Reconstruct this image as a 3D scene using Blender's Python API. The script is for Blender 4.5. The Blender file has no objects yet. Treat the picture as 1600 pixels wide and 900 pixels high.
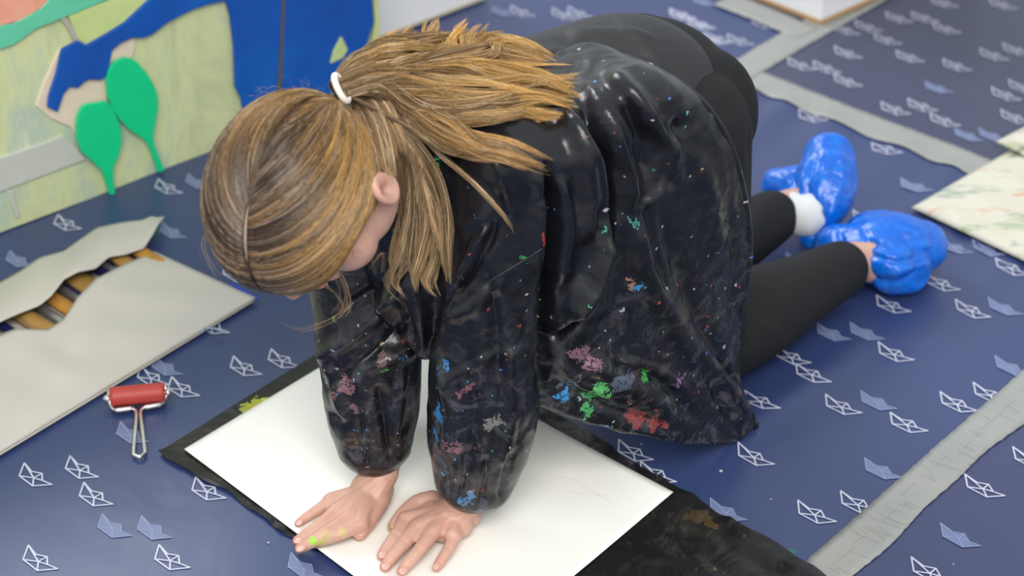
import bpy, bmesh, math, random
import numpy as np
from mathutils import Vector, Matrix
random.seed(7); RNG = np.random.default_rng(11)
scene = bpy.context.scene
C = scene.collection

# ------------------------------------------------------------------ camera
FPX, PITCH, ROLL, CAMH = 3264.42, 0.584043, 0.01364524, 1.36
cam_d = bpy.data.cameras.new('camera'); cam = bpy.data.objects.new('camera', cam_d); C.objects.link(cam)
cp, sp, cr_, sr_ = math.cos(PITCH), math.sin(PITCH), math.cos(ROLL), math.sin(ROLL)
cam.matrix_world = Matrix(((cr_, -sr_, 0, 0), (sr_*sp, cr_*sp, -cp, 0), (sr_*cp, cr_*cp, sp, CAMH), (0, 0, 0, 1)))
cam_d.sensor_width = 36; cam_d.lens = 36*FPX/1600; cam_d.clip_start = .05
cam_d.dof.use_dof = True; cam_d.dof.focus_distance = 2.0; cam_d.dof.aperture_fstop = 5.0
scene.camera = cam

# ------------------------------------------------------------------ light and exposure
world = bpy.data.worlds.new('world'); scene.world = world; world.use_nodes = True
world.node_tree.nodes['Background'].inputs[0].default_value = (.90, .95, 1, 1)
world.node_tree.nodes['Background'].inputs[1].default_value = .62
def area(name, loc, target, size, power, col):
    l = bpy.data.lights.new(name, 'AREA'); l.shape = 'RECTANGLE'; l.size, l.size_y = size; l.energy = power; l.color = col
    o = bpy.data.objects.new(name, l); C.objects.link(o); o.location = loc
    o.rotation_euler = (Vector(target)-Vector(loc)).to_track_quat('-Z', 'Y').to_euler(); return o
area('window_light', (-2.2, 4.6, 3.0), (0, 1.8, .2), (2.0, 1.6), 95, (.95, .98, 1))
area('front_fill_light', (.1, -.6, 2.7), (0, 1.8, 0), (2.0, 1.4), 85, (1, .96, .90))  # added fill from above and behind the camera, brightens paper, board and face
scene.view_settings.view_transform = 'Standard'; scene.view_settings.look = 'None'
scene.view_settings.exposure = 0.42; scene.view_settings.gamma = 1

# ------------------------------------------------------------------ helpers
def ray(px, py):
    x = (px-800)/FPX; y = -(py-450)/FPX
    X = x*cr_-y*sr_; Y = x*sr_+y*cr_
    return np.array([X, cp+Y*sp, -sp+Y*cp])
CAM = np.array([0, 0, CAMH])
def P(px, py, z=0.0): d = ray(px, py); return CAM+d*(z-CAMH)/d[2]
def D(px, py, dist): return CAM+ray(px, py)*dist
def proj(V):
    Q = np.asarray(V, float)-CAM
    cy = cp*Q[..., 1]-sp*Q[..., 2]; cu = sp*Q[..., 1]+cp*Q[..., 2]
    x = Q[..., 0]/cy; y = cu/cy
    return 800+FPX*(x*cr_+y*sr_), 450-FPX*(-x*sr_+y*cr_)
def plane_hit(px, py, p0, n):
    d = ray(px, py); n = np.asarray(n, float); return CAM+d*(((np.asarray(p0)-CAM)@n)/(d@n))

def link(name, me, mat=None, parent=None, smooth=False):
    if mat and not me.materials: me.materials.append(mat)
    if smooth: me.polygons.foreach_set('use_smooth', [True]*len(me.polygons))
    o = bpy.data.objects.new(name, me); C.objects.link(o)
    if parent: o.parent = parent
    return o
def mesh(name, v, f, mat=None, parent=None, smooth=False):
    me = bpy.data.meshes.new(name); me.from_pydata([tuple(map(float, p)) for p in v], [], [tuple(map(int, q)) for q in f]); me.update()
    return link(name, me, mat, parent, smooth)
def tag(o, label=None, cat=None, group=None, kind=None):
    for k, v in (('label', label), ('category', cat), ('group', group), ('kind', kind)):
        if v: o[k] = v
    return o
def empty(name, loc, label, cat, group=None):
    o = bpy.data.objects.new(name, None); o.empty_display_size = .05; o.location = [float(c) for c in loc]; C.objects.link(o)
    return tag(o, label, cat, group)
def settle(root):
    """children were built in world coordinates: shift them under their parent"""
    for ch in root.children:
        ch.matrix_parent_inverse = Matrix.Translation(-root.location)

def lerp_chain(pts, rad, n=6):
    pts = [np.array(p, float) for p in pts]
    if isinstance(rad, (int, float)): rad = [rad]*len(pts)
    rad = [np.atleast_1d(np.array(r, float)) for r in rad]
    m = max(len(r) for r in rad); rad = [np.repeat(r, m) if len(r) < m else r for r in rad]
    A = [np.concatenate([p, r]) for p, r in zip(pts, rad)]
    A = [2*A[0]-A[1]]+A+[2*A[-1]-A[-2]]; out = []
    for i in range(1, len(A)-2):
        for k in range(n):
            t = k/n; a, b, c, d = A[i-1], A[i], A[i+1], A[i+2]
            out.append(.5*((2*b)+(c-a)*t+(2*a-5*b+4*c-d)*t*t+(3*b-a-3*c+d)*t**3))
    out.append(A[-2]); out = np.array(out); return out[:, :3], np.maximum(out[:, 3:], 1e-4)

class Geo:
    def __init__(s): s.v = []; s.f = []
    def add(s, v, f):
        o = len(s.v); s.v += [tuple(p) for p in v]; s.f += [tuple(i+o for i in q) for q in f]; return s
    def tube(s, pts, rad, sides=16, n=6, caps=True, ref=None):
        P_, R_ = lerp_chain(pts, rad, n); m = len(P_)
        T = np.gradient(P_, axis=0); T /= np.linalg.norm(T, axis=1)[:, None]+1e-12
        up = np.array(ref if ref is not None else ((0, 0, 1) if abs(T[0][2]) < .8 else (1, 0, 0)), float)
        rings = []
        def ring(c, t, r, k):
            nonlocal up
            b = up-t*(up@t); b /= np.linalg.norm(b); a = np.cross(t, b); up = b
            rx, ry = (r[0], r[1]) if len(r) > 1 else (r[0], r[0])
            return [c+k*(a*rx*math.cos(q)+b*ry*math.sin(q)) for q in np.linspace(0, 2*math.pi, sides, endpoint=False)]
        if caps:
            r0 = R_[0].mean()
            for q in (80, 50, 25): rings.append(ring(P_[0]-T[0]*r0*math.sin(math.radians(q)), T[0], R_[0], math.cos(math.radians(q))))
        for i in range(m): rings.append(ring(P_[i], T[i], R_[i], 1))
        if caps:
            r1 = R_[-1].mean()
            for q in (25, 50, 80): rings.append(ring(P_[-1]+T[-1]*r1*math.sin(math.radians(q)), T[-1], R_[-1], math.cos(math.radians(q))))
        v = [p for r in rings for p in r]; f = []
        for i in range(len(rings)-1):
            for k in range(sides):
                a = i*sides+k; b = i*sides+(k+1) % sides; f.append((a, b, b+sides, a+sides))
        f.append(tuple(range(sides-1, -1, -1))); L = (len(rings)-1)*sides; f.append(tuple(range(L, L+sides)))
        return s.add(v, f)
    def ell(s, c, r, R=None, nu=24, nv=14):
        R = np.eye(3) if R is None else np.asarray(R, float)       # rows are the axes
        c = np.array(c, float); v = []; f = []
        for i in range(1, nv):
            th = math.pi*i/nv
            for k in range(nu):
                ph = 2*math.pi*k/nu; q = np.array([r[0]*math.sin(th)*math.cos(ph), r[1]*math.sin(th)*math.sin(ph), r[2]*math.cos(th)]); v.append(c+q@R)
        v.append(c+np.array([0, 0, r[2]])@R); v.append(c-np.array([0, 0, r[2]])@R)
        for i in range(nv-2):
            for k in range(nu): f.append((i*nu+k, (i+1)*nu+k, (i+1)*nu+(k+1) % nu, i*nu+(k+1) % nu))
        t = len(v)-2
        for k in range(nu): f.append((t, k, (k+1) % nu)); f.append((t+1, (nv-2)*nu+(k+1) % nu, (nv-2)*nu+k))
        return s.add(v, f)
    def box(s, c, h, R=None):
        R = np.eye(3) if R is None else np.asarray(R, float); c = np.array(c, float)
        v = [c+np.array([x*h[0], y*h[1], z*h[2]])@R for x in (-1, 1) for y in (-1, 1) for z in (-1, 1)]
        return s.add(v, [(0, 1, 3, 2), (4, 6, 7, 5), (0, 4, 5, 1), (2, 3, 7, 6), (0, 2, 6, 4), (1, 5, 7, 3)])
    def build(s, name, mat=None, parent=None, smooth=True): return mesh(name, s.v, s.f, mat, parent, smooth)

def remesh(geo, voxel, smooth_it=4, fac=.5):
    """union of overlapping solids as one continuous surface"""
    o = geo.build('tmp'); m = o.modifiers.new('r', 'REMESH'); m.mode = 'VOXEL'; m.voxel_size = voxel
    if smooth_it: q = o.modifiers.new('s', 'SMOOTH'); q.factor = fac; q.iterations = smooth_it
    me = bpy.data.meshes.new_from_object(o.evaluated_get(bpy.context.evaluated_depsgraph_get()))
    old = o.data; bpy.data.objects.remove(o); bpy.data.meshes.remove(old); return me
def get(me):
    v = np.empty(len(me.vertices)*3, np.float32); me.vertices.foreach_get('co', v)
    n = np.empty(len(me.vertices)*3, np.float32); me.vertices.foreach_get('normal', n); return v.reshape(-1, 3).astype(float), n.reshape(-1, 3).astype(float)
def put(me, v): me.vertices.foreach_set('co', v.astype(np.float32).ravel()); me.update()
def laplace(me, it, fac=.5):
    e = np.empty(len(me.edges)*2, np.int32); me.edges.foreach_get('vertices', e); e = e.reshape(-1, 2)
    v, _ = get(me); deg = np.bincount(e.ravel(), minlength=len(v)).astype(float)[:, None]
    for _ in range(it):
        s = np.zeros_like(v)
        for k in range(3): s[:, k] = np.bincount(e[:, 0], v[e[:, 1], k], len(v))+np.bincount(e[:, 1], v[e[:, 0], k], len(v))
        v += fac*(s/np.maximum(deg, 1)-v)
    put(me, v)
def seg_field(X, Y, poly):
    """distance to a polyline and running parameter along it (in photo units of the mesh's own layout)"""
    best = np.full(X.shape, 1e9); par = np.zeros(X.shape); L = 0; tot = sum(math.dist(a, b) for a, b in zip(poly, poly[1:]))
    for a, b in zip(poly, poly[1:]):
        l = math.dist(a, b); dx, dy = (b[0]-a[0])/l, (b[1]-a[1])/l
        t = np.clip((X-a[0])*dx+(Y-a[1])*dy, 0, l); d = np.hypot(X-a[0]-t*dx, Y-a[1]-t*dy)
        m = d < best; best[m] = d[m]; par[m] = ((L+t)/tot)[m]; L += l
    return best, par
def folds(me, flist, gain=1.):
    """raise soft ridges (+) and creases (-) of cloth; each fold is a curve, a height in metres and a width"""
    v, n = get(me); X, Y = proj(v); w = CAM-v; w /= np.linalg.norm(w, axis=1)[:, None]
    face = np.clip((n*w).sum(1)*2+.35, 0, 1); off = np.zeros(len(v))
    for poly, amp, wid in flist:
        amp *= gain
        d, t = seg_field(X, Y, poly); end = np.clip(np.minimum(t, 1-t)*6+.15, 0, 1)
        off += amp*np.exp(-(d/wid)**2)*end
    v += n*(off*face)[:, None]; put(me, v)
def vnoise(p, seed=0):
    """smooth value noise in 3D"""
    rs = np.random.RandomState(seed); T = rs.rand(32, 32, 32)*2-1
    i = np.floor(p).astype(int); f = p-i; f = f*f*(3-2*f); i %= 32; j = (i+1) % 32; r = 0
    for a in (0, 1):
        for b in (0, 1):
            for c in (0, 1):
                r = r+T[(j if a else i)[:, 0], (j if b else i)[:, 1], (j if c else i)[:, 2]]*(f[:, 0] if a else 1-f[:, 0])*(f[:, 1] if b else 1-f[:, 1])*(f[:, 2] if c else 1-f[:, 2])
    return r
def crumple(me, scale, amp, seed=0, ridged=True, aniso=(1, 1, 1)):
    v, n = get(me); a = np.array(aniso)
    warp = np.stack([vnoise(v*scale*.7+7*k, seed+k) for k in range(3)], 1)*.5
    q = vnoise(v*a*scale+warp, seed+5); q2 = vnoise(v*a*scale*2.1+warp, seed+6)
    h = (1-2*np.abs(q))*.7+(1-2*np.abs(q2))*.3 if ridged else q*.7+q2*.3
    put(me, v+n*(h*amp)[:, None])

# ------------------------------------------------------------------ materials
def mat(name, col=(.5, .5, .5), rough=.5, **kw):
    m = bpy.data.materials.new(name); m.use_nodes = True; b = m.node_tree.nodes['Principled BSDF']
    b.inputs['Base Color'].default_value = (*col, 1); b.inputs['Roughness'].default_value = rough
    for k, v in kw.items():
        b.inputs[k.replace('_', ' ')].default_value = v
    return m
class NT:
    def __init__(s, m): s.m = m; s.t = m.node_tree; s.b = s.t.nodes['Principled BSDF']
    def n(s, typ, **kw):
        q = s.t.nodes.new('ShaderNode'+typ)
        for k, v in kw.items():
            if k.startswith('i_'): q.inputs[k[2:].replace('_', ' ')].default_value = v
            else: setattr(q, k, v)
        return q
    def l(s, a, b): s.t.links.new(a, b)
    def math(s, op, a, b=None, clamp=False):
        q = s.n('Math', operation=op, use_clamp=clamp)
        for i, x in enumerate((a, b)):
            if x is None: continue
            if isinstance(x, (int, float)): q.inputs[i].default_value = x
            else: s.l(x, q.inputs[i])
        return q.outputs[0]
    def ramp(s, src, stops):
        q = s.n('ValToRGB'); e = q.color_ramp.elements
        while len(e) < len(stops): e.new(.5)
        for k, (p, c) in zip(e, stops): k.position = p; k.color = (*c, 1) if len(c) == 3 else c
        s.l(src, q.inputs[0]); return q.outputs[0]
    def mix(s, fac, a, b):
        q = s.n('Mix', data_type='RGBA')
        for i, x in ((0, fac), (6, a), (7, b)):
            if isinstance(x, (int, float)): q.inputs[i].default_value = x
            elif isinstance(x, tuple): q.inputs[i].default_value = (*x, 1)
            else: s.l(x, q.inputs[i])
        return q.outputs[2]
    def pos(s): return s.n('NewGeometry').outputs['Position']
    def noise(s, scale, detail=3, vec=None, dist=0., rough=.5):
        q = s.n('TexNoise', i_Scale=scale, i_Detail=detail, i_Distortion=dist, i_Roughness=rough); s.l(vec if vec is not None else s.pos(), q.inputs['Vector']); return q.outputs['Fac']
    def bump(s, h, strength=.3, dist=.002, nrm=None):
        q = s.n('Bump', i_Strength=strength, i_Distance=dist); s.l(h, q.inputs['Height'])
        if nrm is not None: s.l(nrm, q.inputs['Normal'])
        s.l(q.outputs[0], s.b.inputs['Normal']); return q.outputs[0]
    def col(s, c): s.l(c, s.b.inputs['Base Color'])

def paint_cloth(name, base, rough, splats, fleck=1.0):
    m = mat(name, base, rough, Specular_IOR_Level=.48); t = NT(m); pos = t.pos(); col = base
    low = t.noise(5, 2); col = t.mix(t.math('MULTIPLY', low, .6), base, tuple(c*1.7 for c in base))
    # chalky rubbed paint film, denser towards the hem and cuffs (a stain of the cloth itself)
    sep = t.n('SeparateXYZ'); t.l(pos, sep.inputs[0])
    lowz = t.n('MapRange', i_From_Min=.34, i_From_Max=.05, i_To_Min=0., i_To_Max=1.); t.l(sep.outputs[2], lowz.inputs[0])
    st = t.noise(38, 5, dist=1.2, rough=.7); stm = t.math('MULTIPLY', t.math('MULTIPLY', t.math('SUBTRACT', st, .50, True), 3.2, True), lowz.outputs[0])
    scol = t.ramp(t.noise(9, 2), [(.3, (.16, .2, .26)), (.48, (.2, .17, .2)), (.6, (.16, .22, .2)), (.7, (.25, .12, .14))])
    col = t.mix(t.math('MULTIPLY', stm, .85), col, scol)
    # fine flecks in many colours
    for sc, th, sz in ((170, .966, .25), (90, .978, .22)):
        wv = t.n('VectorMath', operation='ADD'); nz = t.n('TexNoise', i_Scale=220., i_Detail=2.); t.l(pos, nz.inputs['Vector'])
        sb = t.n('VectorMath', operation='SCALE', i_Scale=.009); t.l(nz.outputs['Color'], sb.inputs[0]); t.l(pos, wv.inputs[0]); t.l(sb.outputs[0], wv.inputs[1])
        vo = t.n('TexVoronoi', i_Scale=float(sc)); t.l(wv.outputs[0], vo.inputs['Vector'])
        sc_ = t.n('SeparateColor'); t.l(vo.outputs['Color'], sc_.inputs[0])
        on = t.math('GREATER_THAN', sc_.outputs[0], t.math('SUBTRACT', th, t.math('MULTIPLY', lowz.outputs[0], .06*fleck)))
        near = t.math('LESS_THAN', vo.outputs['Distance'], sz)
        fc = t.ramp(sc_.outputs[1], [(0, (.36, .4, .44)), (.28, (.4, .06, .05)), (.5, (.1, .5, .2)), (.6, (.06, .25, .6)), (.75, (.5, .45, .5)), (.9, (.45, .3, .15))])
        fc.node.color_ramp.interpolation = 'CONSTANT'
        col = t.mix(t.math('MULTIPLY', t.math('MULTIPLY', on, near), .75), col, fc)
    # the large splashes, each with its own place on the cloth
    nz = t.n('TexNoise', i_Scale=70., i_Detail=4., i_Roughness=.65); t.l(pos, nz.inputs['Vector'])
    cen = t.n('VectorMath', operation='SUBTRACT'); t.l(nz.outputs['Color'], cen.inputs[0]); cen.inputs[1].default_value = (.5, .5, .5)
    scl = t.n('VectorMath', operation='SCALE', i_Scale=.042); t.l(cen.outputs[0], scl.inputs[0])
    wp = t.n('VectorMath', operation='ADD'); t.l(pos, wp.inputs[0]); t.l(scl.outputs[0], wp.inputs[1])
    brk = t.math('GREATER_THAN', t.noise(120, 5, dist=2.5, rough=.7), .455)
    for p, r, c, a in splats:
        ds = t.n('VectorMath', operation='DISTANCE'); t.l(wp.outputs[0], ds.inputs[0]); ds.inputs[1].default_value = tuple(map(float, p))
        mk = t.math('MULTIPLY', t.math('MULTIPLY', t.math('LESS_THAN', ds.outputs['Value'], float(r)), a), brk); col = t.mix(mk, col, c)
    t.col(col)
    wr = t.noise(30, 3, dist=.8); wr2 = t.noise(500, 2)
    t.bump(t.math('ADD', t.math('MULTIPLY', wr, 1.), t.math('MULTIPLY', wr2, .04)), .28, .005)
    return m

# ------------------------------------------------------------------ the floor and its vinyl sheets
A0, A1 = P(1185, 134)[:2], P(1521, 262)[:2]
e1 = (A1-A0)/np.linalg.norm(A1-A0); e2 = np.array([-e1[1], e1[0]])           # e1 along the far tape, e2 away from the camera
def W(a, b): return e1*a+e2*b
def AB(p): p = np.asarray(p)[..., :2]; return p@e1, p@e2
aC = AB(P(1284, 892))[0]*.5+AB(P(1600, 633))[0]*.5; aB = AB(P(1220, 83))[0]; bA = AB(A0)[1]
def height(x, y):
    a = x*e1[0]+y*e1[1]; b = x*e2[0]+y*e2[1]
    h = .0022*np.sin(a*7+1.5*np.sin(b*5))*np.sin(b*6+np.sin(a*4))+.0012*np.sin(a*17+b*9)+.0034
    t = b-bA                                                                     # ripples running off the taped seam
    rip = np.exp(-np.maximum(-t, 0)/.16)*(t < .0)*np.clip(-t/.03, 0, 1)*np.clip((a-aB+.25)/.2, 0, 1)
    h = h+rip*.0034*(1+np.sin(a*95+3*np.sin(a*13)+t*10))
    # the soft fold that runs out from beside the knee
    p0, p1 = P(1090, 720)[:2], P(1310, 560)[:2]; d = (p1-p0)/np.linalg.norm(p1-p0); s = (x-p0[0])*d[0]+(y-p0[1])*d[1]; q = (x-p0[0])*-d[1]+(y-p0[1])*d[0]
    return h+.004*np.exp(-(q/.02)**2)*np.exp(-((s-.12)/.16)**2)
floor_m = mat('floor_grey', (.32, .32, .33), .6)
fl = Geo().box((0, 3, -.03), (6, 6, .03)).build('floor', floor_m, smooth=False); tag(fl, kind='structure')
def vinyl(name, base, rough=.36, seed=0):
    m = mat(name, base, rough, Specular_IOR_Level=.75); t = NT(m)
    n1 = t.noise(2.2, 2); t.col(t.mix(n1, tuple(c*.86 for c in base), tuple(min(1, c*1.14) for c in base)))
    t.bump(t.math('ADD', t.noise(7, 3, dist=.6), t.math('MULTIPLY', t.noise(900, 1), .012)), .5, .004); return m
V1 = vinyl('vinyl_navy', (.027, .045, .136)); V3 = vinyl('vinyl_navy_far', (.030, .038, .088)); V2 = vinyl('vinyl_navy_right', (.030, .040, .115))
def sheet(name, a0, a1, b0, b1, lift, m, step=.009):
    na, nb = int((a1-a0)/step), int((b1-b0)/step)
    aa, bb = np.meshgrid(np.linspace(a0, a1, na+1), np.linspace(b0, b1, nb+1), indexing='ij')
    X = aa*e1[0]+bb*e2[0]; Y = aa*e1[1]+bb*e2[1]; Z = height(X, Y)+lift
    v = np.stack([X, Y, Z], -1).reshape(-1, 3); i = np.arange(na)[:, None]*(nb+1)+np.arange(nb)[None]
    q = np.stack([i, i+nb+1, i+nb+2, i+1], -1).reshape(-1, 4)
    me = bpy.data.meshes.new(name); me.vertices.add(len(v)); me.vertices.foreach_set('co', v.ravel())
    me.loops.add(q.size); me.loops.foreach_set('vertex_index', q.ravel()); me.polygons.add(len(q)); me.polygons.foreach_set('loop_start', np.arange(0, q.size, 4)); me.update(calc_edges=True); me.validate()
    return link(name, me, m, None, True)
s1 = sheet('vinyl_sheet', aC-2.9, aC, bA-2.2, bA+1.6, 0, V1); tag(s1, 'large glossy navy vinyl floor sheet with paper boat print under the kneeling child', 'floor sheet')
s3 = sheet('vinyl_sheet', aB, aB+2.2, bA, bA+1.6, .0012, V3); tag(s3, 'dark navy boat print sheet beyond the long grey tape, right of the white box', 'floor sheet')
s2 = sheet('vinyl_sheet', aC+.003, aC+1.0, bA-2.2, bA-.002, .0008, V2); tag(s2, 'navy boat print sheet in the lower right corner, beyond the near grey tape', 'floor sheet')

# printed paper boats
base = [(18, 16), (10, 36), (31, 51.5), (61, 49), (29, 29), (45.5, 32), (32.5, 39), (46, 43)]
bp = [P(20+x, 715+y)[:2] for x, y in base]; b0 = bp[1]; bp = [p-b0 for p in bp]
bl = [(0, 1), (1, 2), (2, 3), (0, 4), (4, 5), (0, 6), (1, 6), (6, 2), (6, 5), (5, 7), (7, 3), (6, 7)]
bcen = sum(bp)/8
def stroke(g, a, b, w, hf, z):
    d = b-a; d /= np.linalg.norm(d); n = np.array([-d[1], d[0]])*w/2; a = a-d*w/3; b = b+d*w/3
    g.add([(*p, hf(*p)+z) for p in (a-n, b-n, b+n, a+n)], [(0, 1, 2, 3)])
O = [(55,750),(127,738),(149,780),(62,879),(268,880),(325,773),(286,613),(383,580),(442,568),(333,515),(370,434),(105,354),(263,301),(238,596),
     (990,713),(1025,748),(1178,717),(1188,632),(1187,850),(1273,808),(1340,793),(1268,589),(1237,560),(1315,637),(1417,667),(1495,635),(1547,620),(1535,769),(1452,902),(1610,724),
     (1397,556),(1393,483),(1517,491),(1470,450),(1579,425),(1355,347),(1383,240),(1165,466),(1268,190),(60,970),(300,960),(870,930),(1000,960),(1380,980),(868,618),
     (1320,52),(1355,47),(1385,67),(1477,51),(1474,11),(1565,15),(1323,89),(1420,95),(1493,109),(1551,93),(1587,85),(1250,109),(1290,113),(1323,133),(1570,154),(1597,142),(1397,177),(1439,172),(1474,195),(1585,189),(1403,33),(1443,33),
     (1064,26),(1096,44),(1120,66),(1193,44),(880,28),(815,25),(1066,28),(1092,42),(1113,68),(1155,70),(1197,40),(905,25),
     (680,300),(720,400),(560,470),(640,240),(1000,200),(1050,380),(30,150),(-60,560),(-90,800),(200,1000),(1700,600),(1750,760),(1690,880),(1720,430),(1700,250),(1650,80),(1180,-40),(1050,-60),(900,-40),(1400,-40),(1550,-50)]
S = [(178,829),(240,833),(476,893),(206,684),(260,580),(30,410),(270,370),(310,293),(1135,805),(1370,631),(1377,740),(1497,847),(1300,524),(1352,524),(1568,487),(1580,577),(1542,396),(1492,393),(1432,297),
     (1465,144),(1512,218),(1550,218),(1428,296),(1100,7),(785,25),(1250,415),(1100,300),(900,400),(-40,680),(1680,700),(1640,330),(1130,-70),(1480,-70)]
prints = {}
def sheet_of(p):
    a, b = AB(p)
    if b > bA and a > aB: return s3, .0012
    if a > aC and b < bA: return s2, .0008
    return s1, 0.
mo = mat('boat_print_white', (.50, .52, .64), .4); ms = mat('boat_print_grey', (.14, .175, .32), .4); ml = mat('boat_print_lines', (.24, .28, .44), .4)
for lst, solid in ((O, 0), (S, 1)):
    for (px, py) in lst:
        c = P(px, py)[:2]
        s, lift = sheet_of(c); k = s.name
        g = prints.setdefault((k, 0), (s, Geo()))[1]; g2 = prints.setdefault((k, 1), (s, Geo()))[1]; g3 = prints.setdefault((k, 2), (s, Geo()))[1]
        q = [c+p-bcen for p in bp]
        if any(AB(r)[0] > aC and s is s1 for r in q): q = [r for r in q]
        if solid:
            for tri in ((0, 1, 2, 6), (6, 2, 3, 7), (0, 6, 5, 4), (6, 7, 5)):
                g2.add([(*q[i], height(*q[i])+lift+.0006) for i in tri], [tuple(range(len(tri)))])
            for a, b in bl: stroke(g3, q[a], q[b], .0009, height, lift+.0009)
        else:
            for a, b in bl: stroke(g, q[a], q[b], .00165, height, lift+.0009)
for (k, solid), (s, g) in prints.items():
    if g.v: tag(g.build('boat_print', (mo, ms, ml)[solid], s, smooth=False), 'pale filled paper boats printed on the sheet' if solid else 'white outlined paper boats printed on the sheet', kind='stuff')

for (px, py), rd, c in (((1126, 741), .0017, (.6, .6, .6)), ((1204, 785), .0012, (.45, .25, .3)), ((1233, 870), .007, (.03, .12, .10)), ((1166, 322), .002, (.5, .5, .55)), ((1002, 700), .0012, (.35, .4, .6)), ((420, 855), .0012, (.5, .5, .6)), ((1488, 888), .0012, (.5, .35, .4))):
    q = P(px, py)[:2]; z0 = height(*q)+.0008; vv = [(q[0]+rd*math.cos(a)*(1+.2*math.sin(3*a)), q[1]+rd*math.sin(a), z0) for a in np.linspace(0, 2*math.pi, 14, endpoint=False)]
    mesh('paint_drop', vv, [tuple(range(14))], mat('paint_drop', c, .5), s1 if px < 1400 else s2)
# grey adhesive tapes
tm = mat('grey_tape', (.27, .28, .27), .42); t = NT(tm)
t.col(t.mix(t.noise(14, 3), (.25, .265, .255), (.33, .33, .31)))
_w = t.n('TexWave', i_Scale=18., i_Distortion=9., i_Detail=3.); t.l(t.pos(), _w.inputs['Vector']); t.bump(t.math('ADD', _w.outputs['Fac'], t.noise(60, 3)), .25, .001)
def tape(p0, p1, w, label, lift=.0022, wob=0., crease=False):
    g = Geo(); p0, p1 = np.asarray(p0)[:2], np.asarray(p1)[:2]; d = p1-p0; L = np.linalg.norm(d); d /= L; n = np.array([-d[1], d[0]]); N = int(L/.006); M = 6
    root = None
    for i in range(N+1):
        s = L*i/N; wl = w/2+random.uniform(-.0006, .0006); wr = w/2+wob*(math.sin(s*19)+.6*math.sin(s*47))+random.uniform(-.0005, .0005)
        for k in range(M+1):
            o = -wr+(wl+wr)*k/M; p = p0+d*s+n*o
            z = height(*p)+lift+(.0005*math.sin(s*330+k) if crease else .0002*math.sin(s*90+2*k)); g.v.append((p[0], p[1], z))
    for i in range(N):
        for k in range(M): a = i*(M+1)+k; g.f.append((a, a+M+1, a+M+2, a+1))
    o = g.build('tape_strip', tm); so = o.modifiers.new('s', 'SOLIDIFY'); so.thickness = .0003
    return tag(o, label, 'tape', None)
tA = (A0*.5+P(1350, 197)[:2]*.5)
wA = .055
tape(W(aB-.03, bA-.002), W(aB+1.6, bA-.002), wA, 'long grey tape strip running behind the blue shoe covers to the stained cloth')
tape(W(aB-.002, bA-.02), W(aB-.002, bA+.40), .05, 'short grey tape strip leading from the long tape up to the white box', .0027)
TD = P(1131, 6); tape(TD, P(1262, 60), .05, 'grey tape strip lying along the foot of the white box', .0032)
aCc = (AB(P(1284, 892))[0]+AB(P(1600, 633))[0])/2
tape(W(aCc, AB(P(1240, 950))[1]-.3), W(aCc, AB(P(1600, 633))[1]+.9), .047, 'wide wavy grey tape strip crossing the lower right corner', .0026, .0022, True)
cm = mat('tape_crease', (.36, .37, .345), .4); g = Geo()
dC = W(0, 1); 
for i in range(46):
    s = random.uniform(0, .62); b = AB(P(1284, 892))[1]+s; a = aCc+random.uniform(-.02, .006); l = random.uniform(.006, .028)
    p, q = W(a, b), W(min(a+l, aCc+.021), b+random.uniform(-.004, .004)); stroke(g, p, q, .0006, height, .0040)
for i in range(12):
    b = AB(P(1284, 892))[1]+.05*i+random.uniform(-.01, .01); a = aCc-.004+random.uniform(-.005, .005); stroke(g, W(a, b), W(a+random.uniform(-.002, .002), b+random.uniform(.02, .05)), .0007, height, .0041)
tag(g.build('tape_creases', cm, bpy.data.objects['tape_strip.003'], smooth=False), 'fine pale creases across the tape', kind='stuff')

# ------------------------------------------------------------------ black plastic mat and the white paper
def bil(c, u, v): return c[0]*(1-u)*(1-v)+c[1]*u*(1-v)+c[2]*u*v+c[3]*(1-u)*v
fm = mat('black_plastic', (.008, .008, .009), .38, Specular_IOR_Level=.4); t = NT(fm)
br = t.noise(9, 3, dist=.8); stain = t.math('MULTIPLY', t.math('SUBTRACT', t.noise(13, 4, dist=1.5), .54, True), 4, True)
base_c = t.mix(t.math('MULTIPLY', stain, .4), (.008, .008, .009), (.05, .042, .03)); base_c = t.mix(t.math('MULTIPLY', t.math('SUBTRACT', t.noise(30, 5, dist=3), .62, True), 4, True), base_c, (.09, .06, .02))
for (px, py), r, c in (((398, 632), .012, (.35, .36, .03)), ((412, 623), .008, (.45, .5, .05)), ((385, 640), .007, (.3, .3, .05)), ((1090, 808), .012, (.045, .030, .010)), ((1110, 822), .007, (.07, .045, .012)), ((1112, 893), .005, (.16, .09, .015))):
    ds = t.n('VectorMath', operation='DISTANCE'); sc = t.n('VectorMath', operation='ADD'); nz = t.n('TexNoise', i_Scale=90., i_Detail=4.); t.l(t.pos(), nz.inputs['Vector'])
    s_ = t.n('VectorMath', operation='MULTIPLY_ADD'); t.l(nz.outputs['Color'], s_.inputs[0]); s_.inputs[1].default_value = (.03, .03, .03); t.l(t.pos(), s_.inputs[2]); t.l(s_.outputs[0], ds.inputs[0])
    ds.inputs[1].default_value = tuple(P(px, py, .008)+.015); base_c = t.mix(t.math('LESS_THAN', ds.outputs['Value'], r), base_c, c)
t.col(base_c); t.bump(t.math('ADD', t.noise(16, 4, dist=2.2), t.math('MULTIPLY', t.noise(90, 3, dist=1), .15)), .5, .005)
fc = [P(248, 714), P(604, 490), P(1262, 897), None]; fc[2] = fc[1]+(fc[2]-fc[1])*1.12; fc[3] = P(545, 901); fc[3] = fc[0]+(fc[3]-fc[0])*2.55
g = Geo(); NU, NV = 70, 130
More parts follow.
